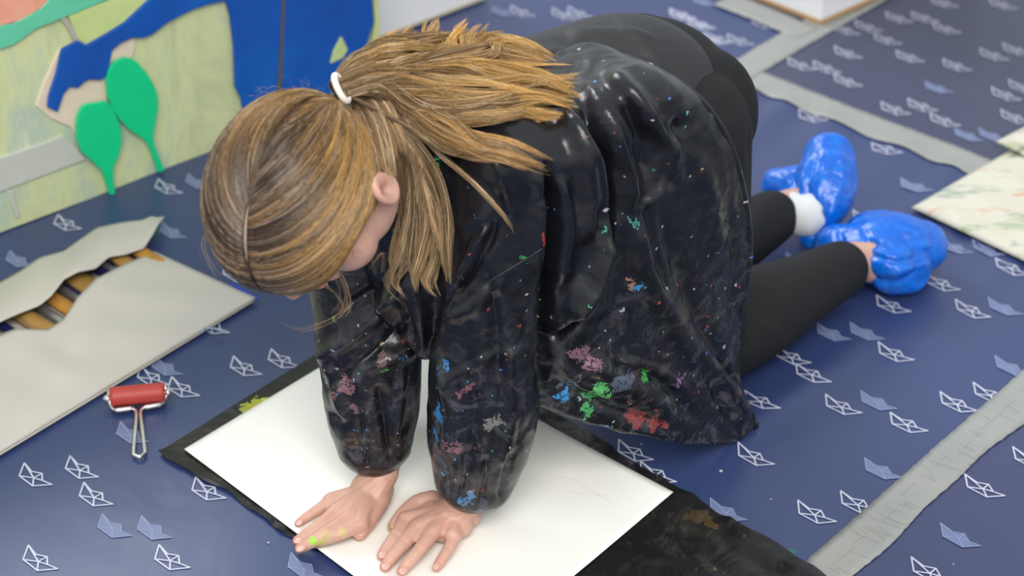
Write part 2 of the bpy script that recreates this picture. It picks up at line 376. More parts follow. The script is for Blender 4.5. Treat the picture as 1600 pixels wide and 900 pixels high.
for j in range(NV+1):
    for i in range(NU+1):
        u, v = i/NU, j/NV; e = .004*(math.sin(v*31)+.6*math.sin(v*77)) if i in (0, NU) else 0
        p = bil([fc[0], fc[1], fc[2], fc[3]], u, v); eu = (fc[1]-fc[0])/np.linalg.norm(fc[1]-fc[0]); p = p+eu*e*(1 if i else -1)*.6
        und = vnoise(np.array([[p[0]*14, p[1]*14, 3.3]]), 3)[0]; rg = 1-abs(vnoise(np.array([[p[0]*38+und, p[1]*38, 1.3]]), 4)[0])*2
        out = 1 if (v > .69) else min(1, max(0, max(abs(u-.5)-.42, 0)*12))
        z = height(p[0], p[1])+.0016+max(0, .0015*und)+out*max(0, .0035*rg)
        if v > .69: z += (.0032+.004*max(0, math.sin(u*26+v*9+2*und)))*min(1, (v-.69)*12)
        g.v.append((p[0], p[1], z))
for j in range(NV):
    for i in range(NU): a = j*(NU+1)+i; g.f.append((a, a+1, a+NU+2, a+NU+1))
foil = tag(g.build('plastic_mat', fm), 'crinkled black plastic sheet lying under the white paper', 'plastic sheet')
pm = mat('paper_white', (.86, .855, .80), .6); t = NT(pm); 
_n = t.noise(22, 4, dist=1.); t.bump(t.math('ADD', t.math('MULTIPLY', _n, .4), t.noise(400, 2)), .08, .001)
pc = [P(289, 713), P(591, 530), P(1051, 781), P(734, 1047)]
g = Geo(); NU, NV = 40, 56
for j in range(NV+1):
    for i in range(NU+1):
        p = bil(pc, i/NU, j/NV); g.v.append((p[0], p[1], .0092+.0006*math.sin(i*.2)*math.sin(j*.13)))
for j in range(NV):
    for i in range(NU): a = j*(NU+1)+i; g.f.append((a, a+1, a+NU+2, a+NU+1))
paper = g.build('paper_sheet', pm); so = paper.modifiers.new('s', 'SOLIDIFY'); so.thickness = .0006; tag(paper, 'large blank white sheet of paper under the child\'s hands', 'paper')
flat = lambda x, y: .0092; pk = mat('pencil_faint', (.70, .69, .64), .6)
for pl_, w_ in (([(868, 745), (900, 752), (960, 790)], .0006), ([(884, 770), (950, 776)], .0006), ([(790, 830), (806, 822)], .0012), ([(806, 826), (815, 821)], .0012)):
    g = Geo()
    for a, b in zip(pl_, pl_[1:]): stroke(g, P(*a, .009)[:2], P(*b, .009)[:2], w_, flat, .0008)
    g.build('pencil_mark', pk, paper, smooth=False)

# ------------------------------------------------------------------ brayer
rr = empty('ink_roller', P(215, 640, 0), 'small red rubber ink roller with a bent chrome wire handle beside the canvas wrap', 'roller')
rub = mat('red_rubber', (.42, .045, .035), .5); chrome = mat('chrome_wire', (.75, .73, .70), .22, Metallic=1.)
L_, R_ = P(177, 620, .018), P(253, 613, .018); ax = (R_-L_)/np.linalg.norm(R_-L_)
Geo().tube([L_, L_+ax*.0008, R_-ax*.0008, R_], [.0098, .0108, .0108, .0098], 28, 3).build('rubber_cylinder', rub, rr)
for a, b, q in ((P(165, 623.5, .017), P(179, 622, .018), P(168, 623, .017)), (P(251, 614, .018), P(265, 613, .017), P(262, 613.2, .017))):
    Geo().tube([a, b], .0028, 10, 2).ell(q, (.0045, .0045, .0045)).build('axle_pin', chrome, rr)
wire = [P(170, 612, .022), P(171, 624, .017), P(174, 635, .012), P(182, 641, .0105), (P(205, 638, .0105)), P(211, 641, .0105), P(213, 650, .010), P(208.5, 704, .0085), P(211, 711, .0085), P(218, 714, .0085), P(225, 709, .0085), P(226, 703, .0085), P(220, 650, .010), P(221, 641, .0105), P(226, 636, .0105), P(251, 632, .0105), P(258, 625, .012), P(260, 614, .017), P(258, 604, .022)]
Geo().tube(wire, .0021, 10, 5).build('wire_frame', chrome, rr)
for a, b in ((P(183, 641, .0108), P(204, 638.3, .0108)), (P(228, 636.2, .0108), P(250, 632.3, .0108))): Geo().tube([a, b], .0031, 10, 2).build('frame_sleeve', chrome, rr)
settle(rr)

# ------------------------------------------------------------------ canvas brush wrap
cv = mat('canvas_cream', (.50, .48, .43), .9); t = NT(cv)
t.col(t.mix(t.noise(6, 4), (.46, .445, .40), (.56, .54, .485))); _a = t.n('TexWave', i_Scale=420., bands_direction='X'); _b = t.n('TexWave', i_Scale=420., bands_direction='Y')
for q in (_a, _b): t.l(t.pos(), q.inputs['Vector'])
t.bump(t.math('ADD', t.math('MULTIPLY', t.math('ADD', _a.outputs['Fac'], _b.outputs['Fac']), .15), t.noise(14, 4)), .35, .002)
wrap = empty('brush_wrap', P(120, 560, 0), 'cream canvas brush wrap lying half open beside the painted board', 'fabric wrap')
def ruled(top, bot, n=60, m=16, zf=None, name='panel', mt=cv, parent=None, thick=.002):
    """sheet between two outlines given on the floor plane, raised by zf(u, v)"""
    def samp(pl, k):
        pl = [np.array(q, float) for q in pl]; ls = [0]
        for a, b in zip(pl, pl[1:]): ls.append(ls[-1]+np.linalg.norm(b-a))
        x = np.linspace(0, ls[-1], k); return np.stack([np.interp(x, ls, [q[d] for q in pl]) for d in range(len(pl[0]))], 1)
    a, b = samp(top, n+1), samp(bot, n+1); g = Geo()
    for i in range(n+1):
        for j in range(m+1):
            u, v = i/n, j/m; q = a[i]*(1-v)+b[i]*v; g.v.append(tuple(P(q[0], q[1], q[2]+(zf(u, v) if zf else 0))))
    for i in range(n):
        for j in range(m): k = i*(m+1)+j; g.f.append((k, k+1, k+m+2, k+m+1))
    o = g.build(name, mt, parent); s = o.modifiers.new('s', 'SOLIDIFY'); s.thickness = thick; s.offset = 0; return o
lo = ruled([(-260, 640, .009), (0, 478, .009), (240, 395, .009)], [(-260, 880, .009), (0, 711, .009), (401, 468, .009)], name='back_layer', parent=wrap)
fr = ruled([(-260, 610, .02), (-60, 545, .02), (0, 523, .024), (25, 514, .026), (45, 515, .026), (75, 516, .024), (100, 499, .028), (122, 465, .032), (150, 436, .032), (190, 416, .026), (222, 402, .02), (240, 393, .014)],
           [(-260, 874, .0115), (0, 707, .0115), (160, 610, .0115), (300, 526, .0115), (399, 466, .0115)], 90, 26, lambda u, v: .009*math.sin(math.pi*v)**.8*(1-u*.6)+.0025*math.sin(u*19+v*5)*math.sin(v*3.1)+.0015*math.sin(u*41-v*7)*v*(1-v)*3, 'front_pocket', parent=wrap)
fp = ruled([(-260, 560, .012), (-60, 476, .014), (0, 442, .016), (32, 424, .018), (62, 403, .02), (100, 393, .022), (125, 375, .022), (152, 356, .022), (190, 348, .022), (225, 344, .02), (236, 338, .022), (246, 341, .024), (257, 339, .024)],
           [(-260, 600, .03), (-60, 528, .03), (0, 503, .034), (30, 490, .034), (62, 477, .036), (80, 462, .038), (100, 436, .04), (122, 425, .04), (150, 420, .034), (170, 402, .034), (195, 398, .03), (225, 388, .026), (238, 368, .026), (246, 350, .026)], 90, 14, lambda u, v: .006*math.sin(math.pi*v)+.002*math.sin(u*23+v*4), 'upper_flap', parent=wrap)
cord = Geo().tube([P(316, 519, .014), P(319, 513, .016), (P(328, 513, .016)), P(340, 515, .013), P(349, 519, .012), P(338, 521, .012)], .0011, 8, 6).build('tie_cord', mat('cord_blue_grey', (.25, .32, .42), .7), wrap)
Geo().tube([P(362, 444, .011), P(382, 456, .011), P(401, 467, .011)], .0016, 8, 4).build('blue_binding', mat('binding_blue', (.02, .06, .5), .6), wrap)
settle(wrap)
hm = [mat('handle_wood_honey', (.45, .26, .075), .35), mat('handle_wood_amber', (.52, .25, .05), .35), mat('handle_wood_dark', (.33, .21, .08), .4)]
for m in hm:
    t = NT(m); w = t.n('TexWave', i_Scale=9., i_Distortion=9., i_Detail=3.); t.l(t.pos(), w.inputs['Vector']); b = tuple(m.node_tree.nodes['Principled BSDF'].inputs[0].default_value)[:3]; t.col(t.mix(w.outputs['Fac'], tuple(c*.72 for c in b), tuple(c*.9 for c in b)))
navy = mat('handle_navy', (.012, .012, .07), .3); steel = mat('ferrule_steel', (.45, .45, .46), .35, Metallic=.9)
sticks = [(20, 485, 2, 'honey'), (47, 497, 0, ''), (88, 470, 1, ''), (128, 440, 0, ''), (196, 410, 0, ''), (226, 398, 1, '')]
lab = ['wooden brush handle in the canvas wrap, the one next to the photo\'s left edge', 'honey wooden brush handle, second from the left in the canvas wrap', 'amber wooden brush handle, third from the left in the canvas wrap', 'broad honey wooden brush handle, fourth from the left in the canvas wrap', 'honey wooden brush handle, second from the right end of the canvas wrap', 'amber wooden brush handle nearest the pointed tip of the canvas flap']
for i, (x, y, mi, _) in enumerate(sticks):
    c = P(x, y, .017); d = P(x+60, y+38, .013)-c; d /= np.linalg.norm(d); wd = .010 if i != 3 else .014
    e = empty('wooden_brush', c-np.array([0, 0, .008]), lab[i], 'brush', 'wooden brushes in the canvas wrap')
    bm = Geo().tube([c-d*.028, c-d*.018, c, c+d*.04, c+d*.07, c+d*.10], [(.0035, wd*.7), (.0045, wd*.9), (.0055, wd), (.0055, wd), (.0045, wd*.7), (.003, wd*.4)], 14, 4, ref=np.cross(d, (0, 0, 1))).build('handle', hm[mi], e)
    f_ = Geo().tube([c-d*.040, c-d*.026], [(.0028, wd*.8), (.0036, wd*.55)], 14, 2, ref=np.cross(d, (0, 0, 1))).build('ferrule', steel, e); settle(e)
for i, (x, y, m, lb) in enumerate([(66, 484, steel, 'grey metal tool handle between the leftmost wooden brush handles'), (108, 455, navy, 'navy blue tool handle in the middle of the canvas wrap'), (158, 424, navy, 'navy blue tool handle in the canvas wrap, nearer its pointed tip'), (112, 462, steel, 'grey metal tool handle lying beside the navy one in the canvas wrap'), (3, 510, navy, 'dark tool handle at the left end of the canvas wrap'), (175, 424, steel, 'grey metal tool handle nearer the pointed tip of the canvas wrap')]):
    c = P(x, y, .016); d = P(x+60, y+38, .012)-c; d /= np.linalg.norm(d)
    o = Geo().tube([c-d*.03, c-d*.01, c+d*.05, c+d*.09], [(.004, .004), (.006, .006), (.006, .006), (.004, .004)], 12, 4).build('tool_handle', m); tag(o, lb, 'tool')

# ------------------------------------------------------------------ painted board
B0, B1 = P(0, 368)[:2], P(330, 243)[:2]; bd = (B1-B0)/np.linalg.norm(B1-B0); bn = np.array([bd[1], -bd[0], 0])       # bn faces the camera side
B0 = B0+bd*0; BZ = .004
def board_pt(px, py, lift): q = plane_hit(px, py, np.array([*B0, 0])+bn*lift, bn); q[2] = max(q[2], BZ); return q
board = empty('painted_board', (*P(250, 275)[:2], 0), 'pale green painted board with blue limbs and two green leaves standing behind the child', 'board')
def painty(name, cols, scale=8, rough=.6, bp=.3, streak=False):
    m = mat(name, cols[0], rough); t = NT(m)
    mp = t.n('Mapping'); mp.inputs['Scale'].default_value = (1, 1, .45) if streak else (1, 1, 1); t.l(t.pos(), mp.inputs['Vector'])
    n1 = t.noise(scale, 5, mp.outputs[0], .5, .66); k = len(cols)
    t.col(t.ramp(n1, [(.28+.44*i/(k-1), c) for i, c in enumerate(cols)])); t.bump(t.noise(60, 4, mp.outputs[0]), bp, .001); return m
PG = painty('paint_pale_green', [(.38, .46, .36), (.48, .54, .30), (.60, .65, .35), (.43, .53, .42), (.68, .71, .50)], 9, streak=True)
wood = painty('raw_board', [(.68, .56, .43), (.76, .65, .51)], 20)
BL = painty('paint_blue', [(.002, .06, .32), (.0, .08, .40), (.002, .12, .46)], 7); GR = painty('paint_green', [(.0, .55, .21), (.0, .62, .25)], 9)
TL = painty('paint_teal', [(.10, .52, .32), (.14, .58, .38)], 9); RD = painty('paint_coral', [(.75, .22, .14), (.80, .42, .30)], 14); GY = painty('paint_pale_grey', [(.48, .50, .44), (.54, .56, .50)], 10)
LG = painty('paint_lime', [(.48, .60, .22), (.58, .66, .28)], 12)
def cut(name, poly, lift, mt, thick=.005, parent=board):
    n = len(poly); g = Geo()
    fr_ = [board_pt(x, y, lift) for x, y in poly]; g.v = [tuple(q) for q in fr_]+[tuple(q-bn*thick) for q in fr_]
    g.f = [tuple(range(n))]+[tuple(range(2*n-1, n-1, -1))]+[(i, i+n, (i+1) % n+n, (i+1) % n) for i in range(n)]
    o = g.build(name, mt, parent, smooth=False); b = o.modifiers.new('b', 'BEVEL'); b.width = .001; b.segments = 2; return o
def z(pl): return [(x/2.647, y/2.647) for x, y in pl]
# the panel itself reaches above and to the left of the frame
pv = [(-330, 505), (592, 145), (588, -260), (-330, -200)]
q = [np.array([*(B0+bd*s), 0]) for s in (-.55, 0)]
sR = ((board_pt(592, 60, 0)[:2]-B0)@bd)
g = Geo(); c_ = [np.array([*(B0+bd*-.6), BZ]), np.array([*(B0+bd*sR), BZ]), np.array([*(B0+bd*sR), .55]), np.array([*(B0+bd*-.6), .55])]
g.v = [tuple(q) for q in c_]+[tuple(q-bn*.012) for q in c_]; g.f = [(0, 1, 2, 3), (7, 6, 5, 4), (0, 4, 5, 1), (1, 5, 6, 2), (2, 6, 7, 3), (3, 7, 4, 0)]
tag(g.build('panel', PG, board, smooth=False), 'pale yellow green painted backing panel')
tag(cut('cutout_wood', z([(245, 208), (330, 165), (560, 155), (560, 200), (545, 240), (470, 270), (440, 340), (445, 425), (400, 425), (345, 440), (330, 480), (322, 560), (290, 525), (210, 490), (150, 440), (180, 350)]), .003, wood), 'bare wooden area under the blue arm')
tag(cut('band_teal', z([(-60, 120), (60, 98), (160, 45), (205, 0), (215, -120), (520, -60), (440, 2), (300, 60), (150, 120), (60, 185), (0, 205), (-60, 215)]), .006, TL), 'mint green painted band')
tag(cut('patch_coral', z([(-60, -80), (215, -80), (203, 0), (190, 20), (90, 85), (0, 108), (-60, 118)]), .005, RD), 'coral painted patch')
tag(cut('patch_lime', z([(285, 68), (400, 20), (470, 0), (620, -10), (560, 60), (480, 125), (360, 190), (325, 165)]), .0045, LG), 'lime painted patch')
tag(cut('stripe_grey', z([(-60, 685), (0, 655), (150, 605), (262, 562), (300, 590), (358, 660), (200, 720), (0, 795), (-60, 815)]), .0035, GY), 'pale grey painted stripe')
tag(cut('seam_grey', z([(250, 75), (268, 66), (305, 110), (330, 170), (312, 176), (285, 125)]), .005, mat('seam_grey', (.42, .40, .35), .6), .003), 'grey painted seam')
tag(cut('limb_blue', z([(240, 465), (200, 445), (205, 400), (235, 310), (258, 205), (325, 170), (360, 190), (440, 145), (520, 95), (620, 0), (680, -60), (960, -80), (930, 5), (860, 20), (800, 40), (700, 90), (630, 145), (590, 158), (550, 157), (500, 180), (465, 210), (450, 290), (440, 320), (415, 332), (370, 330), (350, 340), (325, 365), (290, 360), (265, 390)]), .009, BL), 'dark blue painted arm')
tag(cut('trunk_blue', z([(925, -100), (1172, -100), (1168, 0), (1150, 340), (1130, 480), (1010, 470), (1000, 410), (975, 360), (970, 200), (955, 70), (935, 0)]), .0075, BL), 'blue painted trunk left of the gap')
tag(cut('trunk_blue', z([(1184, -100), (1545, -100), (1540, 0), (1548, 90), (1500, 250), (1480, 400), (1168, 420), (1175, 200), (1183, 0)]), .0075, BL), 'blue painted trunk right of the gap')
cut('gap_edge', z([(1168, -100), (1186, -100), (1184, 0), (1172, 330), (1150, 420), (1140, 420), (1160, 200)]), .006, mat('gap_dark', (.10, .09, .08), .7), .003)
tag(cut('leaf_green', z([(515, 240), (540, 242), (570, 258), (610, 305), (640, 355), (654, 400), (655, 450), (645, 505), (636, 560), (640, 600), (662, 655), (682, 705), (655, 715), (640, 665), (615, 600), (585, 568), (545, 545), (500, 500), (468, 455), (446, 395), (441, 330), (452, 290), (475, 258)]), .011, GR), 'taller green leaf cutout')
tag(cut('leaf_green', z([(345, 440), (375, 430), (400, 428), (440, 420), (462, 440), (485, 485), (502, 530), (506, 580), (495, 640), (472, 690), (470, 735), (478, 795), (474, 806), (455, 806), (442, 760), (425, 710), (385, 670), (340, 630), (322, 580), (318, 520), (325, 475)]), .011, GR), 'shorter green leaf cutout')
tag(cut('patch_lime', z([(1413, 152), (1440, 205), (1420, 240), (1368, 264), (1382, 210)]), .0095, LG), 'small lime triangle on the blue trunk')
tag(cut('edge_strip', z([(1545, -100), (1570, -100), (1566, 0), (1572, 120), (1560, 330), (1540, 400), (1530, 300), (1553, 100)]), .007, LG), 'yellow green edge strip'); 
cut('stripe_grey', z([(30, 790), (50, 785), (85, 900), (70, 905)]), .003, GY)
settle(board)

# ------------------------------------------------------------------ white box, white plinth, stained cloths
wb = empty('white_box', (*P(1281, 46)[:2], 0), 'white box with brown bottom edge standing beyond the tapes at the top', 'box')
c0 = P(1281, 46)[:2]; dl = P(1169, 2)[:2]-c0; dl /= np.linalg.norm(dl); dr = P(1383, 0)[:2]-c0; dr = dr/np.linalg.norm(dr)
white = mat('white_lacquer', (.80, .80, .82), .35); brn = mat('brown_edge', (.42, .26, .13), .6)
def prism(name, o, a, la, b, lb, z0, z1, mt, parent, ex=0):
    o = np.array([*o, 0]); a = np.array([*a, 0]); b = np.array([*b, 0]); o = o-(a+b)*ex; la += 2*ex; lb += 2*ex
    c = [o, o+a*la, o+a*la+b*lb, o+b*lb]; v = [q+[0, 0, z0] for q in c]+[q+[0, 0, z1] for q in c]
    x = mesh(name, v, [(3, 2, 1, 0), (4, 5, 6, 7), (0, 1, 5, 4), (1, 2, 6, 5), (2, 3, 7, 6), (3, 0, 4, 7)], mt, parent); m = x.modifiers.new('b', 'BEVEL'); m.width = .0015; m.segments = 2; return x
ZB = .009
prism('carcass', c0, dl, .5, dr, .061, ZB+.005, .42, white, wb); prism('door', c0+dr*.0625, dl, .5, dr, .34, ZB+.005, .42, white, wb)
prism('base_edge', c0, dl, .5, dr, .4025, ZB-.002, ZB+.006, brn, wb, .002); prism('top_panel', c0, dl, .5, dr, .4025, .4205, .436, white, wb); settle(wb)
pl = empty('white_plinth', (*P(690, 22)[:2], 0), 'low white plinth behind the ponytail, beside the painted board', 'plinth')
o0 = P(757, 6)[:2]; da = P(600, 66)[:2]-o0; da /= np.linalg.norm(da); db = e2; db = np.array([-da[1], da[0]]); db = db if db[1] > 0 else -db
prism('plinth_body', o0, da, .42, db, .5, .012, .16, white, pl); prism('base_edge', o0, da, .42, db, .5, .007, .013, mat('beige_edge', (.50, .46, .36), .6), pl, .002); settle(pl)
stc = mat('stained_cloth', (.58, .55, .46), .85); t = NT(stc); c = t.mix(t.noise(8, 3), (.52, .50, .41), (.62, .60, .51))
for sc, th, cc in ((9, .55, (.22, .33, .14)), (11, .57, (.55, .20, .09)), (14, .57, (.14, .24, .19)), (23, .60, (.08, .08, .06))):
    mp = t.n('Mapping'); mp.inputs['Rotation'].default_value = (0, 0, .7); mp.inputs['Scale'].default_value = (1, 3, 1); mp.inputs['Location'].default_value = (sc, 0, 0); t.l(t.pos(), mp.inputs['Vector'])
    c = t.mix(t.math('MULTIPLY', t.math('MULTIPLY', t.math('SUBTRACT', t.noise(sc, 5, mp.outputs[0], .5, .65), th, True), 8, True), .75), c, cc)
t.col(c); t.bump(t.noise(40, 4), .3, .002)
def pad(px, zs, thick, label, wob=.002):
    c = [P(*q, zs) for q in px]; g = Geo(); N, M = 60, 60
    for i in range(N+1):
        for j in range(M+1):
            u, v = i/N, j/M; q = bil(c, u, v); w = wob*math.sin(9*u+4)*math.sin(7*v)+.5*wob*math.sin(23*u+11*v); ed = min(u, v, 1-u, 1-v)
            q[2] = zs+thick*min(1, (ed*14)**.5)+w*min(1, ed*12); g.v.append(tuple(q))
    for i in range(N):
        for j in range(M): a = i*(M+1)+j; g.f.append((a, a+1, a+M+2, a+M+1))
    o = g.build('folded_cloth', stc); s = o.modifiers.new('s', 'SOLIDIFY'); s.thickness = .003; s.offset = -1
    return tag(o, label, 'cloth')
pad([(1424, 323), (1462, 294), (2050, 560), (2000, 610)][:0] or [(1424, 324), (1600, 222), (2100, 440), (1990, 592)], .011, .010, 'large cream folded cloth with dried paint stains right of the shoe covers')
pad([(1556, 221), (1640, 178), (1900, 290), (1800, 345)], .024, .006, 'small cream cloth corner lying on the larger stained cloth')

# ================================================================== the child
kid = empty('person', (.05, 1.80, .006), 'child in a black painting smock kneeling on hands and knees, hair in a ponytail', 'person')
shL, shR = np.array([.0, 1.645, .390]), np.array([-.145, 1.765, .365])
hipL, hipR, knL, knR = np.array([.185, 1.845, .345]), np.array([.10, 1.945, .345]), np.array([.205, 1.85, .062]), np.array([.15, 1.955, .06])
anL, anR = np.array([.402, 2.050, .050]), np.array([.330, 2.155, .055])
# head frame: l = child's left, f = face, u = crown
VC = CAM-np.array([-.18, 1.53, .45]); VC /= np.linalg.norm(VC)
VR = np.array([cr_, sr_*sp, sr_*cp]); VR -= VC*(VR@VC); VR /= np.linalg.norm(VR); VU = np.cross(VC, VR)
def hv(a, b, c): return a*VR+b*VU+c*VC
HU = hv(-.50, .04, .86); HU /= np.linalg.norm(HU)
HF = hv(-.14, -1, -.30); HF -= HU*(HF@HU); HF /= np.linalg.norm(HF); HL = np.cross(HU, HF)
HC = D(469, 293, 1.80)
HB = np.array([HL, HF, HU])
def hp(l, f, u): return HC+np.array([l, f, u])*.95@HB
skin = mat('skin', (.70, .42, .32), .5, Subsurface_Weight=.22, Subsurface_Scale=.012); skin.node_tree.nodes['Principled BSDF'].inputs['Subsurface Radius'].default_value = (1, .35, .2)
ts_ = t = NT(skin); cs = t.mix(t.noise(22, 3), (.50, .285, .215), (.60, .365, .285)); cs = t.mix(t.math('MULTIPLY', t.math('SUBTRACT', t.noise(60, 3), .5, True), 1.6, True), cs, (.56, .24, .18))
def spot(t, col, pts, warp=.02, sc=80.):
    nz = t.n('TexNoise', i_Scale=sc, i_Detail=3.); t.l(t.pos(), nz.inputs['Vector']); mm = t.n('VectorMath', operation='MULTIPLY_ADD'); t.l(nz.outputs['Color'], mm.inputs[0]); mm.inputs[1].default_value = (warp,)*3; t.l(t.pos(), mm.inputs[2])
    for p, r, c, a in pts:
        ds = t.n('VectorMath', operation='DISTANCE'); t.l(mm.outputs[0], ds.inputs[0]); ds.inputs[1].default_value = tuple(float(q)+warp/2 for q in p)
        mr = t.n('MapRange', i_From_Min=r, i_From_Max=r*.55, i_To_Min=0., i_To_Max=a); t.l(ds.outputs['Value'], mr.inputs[0]); col = t.mix(mr.outputs[0], col, c)
    return col
red = (.64, .22, .165)
tips = [(463, 817), (461, 843), (463, 856), (610, 826), (593, 870), (598, 888), (626, 893), (680, 884), (562, 835), (578, 830)]
cs = spot(t, cs, [(P(x, y, .012), .014, red, .55) for x, y in tips], .004)

PZ = .0098                                                                        # top of the paper
g = Geo()
# torso and neck
neckb = np.array([-.095, 1.705, .43])
g.tube([hipL*.5+hipR*.5+[-.01, -.01, .01], [.07, 1.83, .355], [.0, 1.775, .36], [-.06, 1.73, .365], neckb-[0, 0, .03]], [(.06, .05), (.06, .05), (.06, .055), (.06, .055), (.04, .04)], 20, 5)
g.tube([neckb, neckb*.5+hp(0, -.035, -.08)*.5, hp(0, -.02, -.03)], [.036, .032, .036], 16)
g.tube([shR, shR*.5+shL*.5+[0, 0, .01], shL], [.034, .045, .034], 14)
# arms
g.tube([shL, D(780, 480, 1.97), D(752, 700, 2.055), P(722, 783, .045)], [.030, .024, .021, .0185], 16)
g.tube([shR, D(560, 430, 2.04), D(580, 640, 2.09), P(597, 728, .045)], [.030, .024, .021, .0185], 16)
# legs and feet
for h, k, a in ((hipL-[.03, .01, .02], knL, anL), (hipR-[.0, .01, .02], knR, anR)):
    g.tube([h, h*.5+k*.5, k], [.040, .040, .034], 16); g.tube([k, k*.6+a*.4, a], [.038, .038, .024], 16)
footL = [anL, P(1375, 405, .045), P(1425, 392, .04)]; g.tube(footL, [.024, .027, .018], 14)
footR = [anR, P(1270, 318, .06), P(1288, 262, .085)]; g.tube(footR, [.024, .027, .018], 14)
# hands
def hand(wrist, palm, fingers, thumb):
    g.tube([np.array(wrist), np.array(palm[0])], [(.019, .016), (.022, .014)], 16, 4, ref=(0, 0, 1))
    for q in fingers:
        pts = [P(*q[0]), P(*q[1]), P(*q[2]), P(*q[3])]; r = q[4]
        g.tube([np.array(palm[0])*.72+pts[0]*.28, pts[0]], [.0098, .0092], 12, 4)
        g.tube([pts[0], pts[1], pts[2], pts[3]], [.0088*r, .0074*r, .0068*r, .0057*r], 12, 4)
        g.ell(pts[1], (.0079*r,)*3, nu=12, nv=8)
    pts = [P(*q) for q in thumb[:4]]; g.tube(pts, [.011, .0095, .0084, .0068], 14, 4)
z1, z2, z3 = PZ+.017, PZ+.012, PZ+.0065
wR, wL = P(596, 738, .042), P(730, 784, .042)
hand(wR, [P(575, 768, PZ+.019)], [
    ((517, 783, z1), (497, 797, z2+.002), (480, 808, z2-.003), (466, 818, z3), .82),
    ((527, 798, z1+.002), (500, 820, z2+.004), (480, 835, z2), (464, 845, z3), .92),
    ((543, 811, z1+.002), (510, 832, z2+.005), (487, 847, z2), (468, 857, z3), .98),
    ((563, 819, z1), (535, 832, z2+.004), (513, 841, z2), (492, 849, z3), .98)],
    [(600, 764, z1-.003), (594, 785, z1-.004), (578, 811, z2), (562, 835, z3+.001)])
hand(wL, [P(704, 800, PZ+.019)], [
    ((634, 813, z1-.001), (619, 836, z2+.003), (606, 854, z2), (596, 869, z3), .92),
    ((653, 823, z1+.002), (633, 847, z2+.004), (614, 869, z2), (601, 886, z3), 1.),
    ((675, 833, z1+.002), (657, 858, z2+.004), (641, 876, z2), (628, 892, z3), .96),
    ((708, 838, z1-.001), (702, 856, z2+.001), (691, 873, z2-.002), (682, 887, z3), .84)],
    [(676, 782, z1-.002), (652, 787, z1-.004), (631, 804, z2), (615, 823, z3)])
# palms as soft pads
for w, a, b, c in ((wR, (538, 793), (580, 772), (560, 800)), (wL, (660, 812), (715, 805), (695, 828))):
    for q in (a, b, c): g.ell(P(*q, PZ+.012), (.016, .015, .011), nu=16, nv=10)
for q in ((556, 790), (575, 785), (590, 765)): g.ell(P(*q, PZ+.014), (.014, .013, .0115), nu=16, nv=10)
for q in ((676, 803), (694, 818), (728, 806), (676, 820), (715, 822)): g.ell(P(*q, PZ+.014), (.016, .014, .0115), nu=16, nv=10)
# head
def he(c, r, tilt=0):
    R = HB
    if tilt: R = np.array([HL, HF*math.cos(tilt)+HU*math.sin(tilt), -HF*math.sin(tilt)+HU*math.cos(tilt)])
    g.ell(hp(*c), [q*.95 for q in r], R)
he((0, .0, .012), (.068, .079, .075)); he((0, .022, -.018), (.060, .058, .072)); he((0, .026, -.062), (.049, .046, .037)); he((0, .054, -.088), (.020, .016, .014))
for s in (-1, 1):
    he((s*.038, .038, -.042), (.028, .029, .031)); he((s*.030, .066, .014), (.022, .012, .010)); he((s*.050, .002, -.056), (.018, .036, .028))
    g.ell(hp(s*.0745, -.020, -.018), (.0055, .0155, .0225), np.array([HL*s*.85-HF*.5, HF*.85+HL*s*.5, HU]))
    he((s*.031, .066, -.004), (.0135, .011, .0105))                              # closed lids
    he((s*.011, .088, -.041), (.0065, .008, .0055))
he((0, .083, .002), (.008, .010, .020)); he((0, .090, -.022), (.0085, .0105, .016)); he((0, .097, -.034), (.0095, .0095, .0085))
he((0, .083, -.060), (.019, .009, .0045)); he((0, .081, -.0685), (.0165, .009, .005)); he((0, .074, -.064), (.028, .012, .014))
me = remesh(g, .0021, 5, .5)
body = link('body', me, skin, kid, True)
from mathutils.bvhtree import BVHTree
def bvh_of(me_): vv, _ = get(me_); return BVHTree.FromPolygons([Vector(q) for q in vv.tolist()], [tuple(p.vertices) for p in me_.polygons])
bvb = bvh_of(me)
def skin_at(px, py):
    h = bvb.ray_cast(Vector(CAM), Vector(ray(px, py)).normalized())[0]; return np.array(h) if h is not None else P(px, py, .01)
cs = spot(t, cs, [(skin_at(488, 845), .0055, (.30, .62, .04), 1.), (skin_at(500, 849), .006, (.50, .52, .10), .8), (skin_at(536, 833), .006, (.55, .48, .15), .6), (skin_at(508, 838), .008, (.55, .50, .20), .5), (skin_at(611, 824), .0045, (.35, .32, .06), .9), (skin_at(597, 296), .006, (.45, .15, .10), .75), (skin_at(604, 283), .008, (.62, .25, .17), .5), (skin_at(476, 822), .004, (.62, .40, .2), .5)], .008, 140.)
t.col(cs); t.bump(t.math('ADD', t.noise(260, 3), t.math('MULTIPLY', t.noise(60, 3), 1.)), .22, .0008)
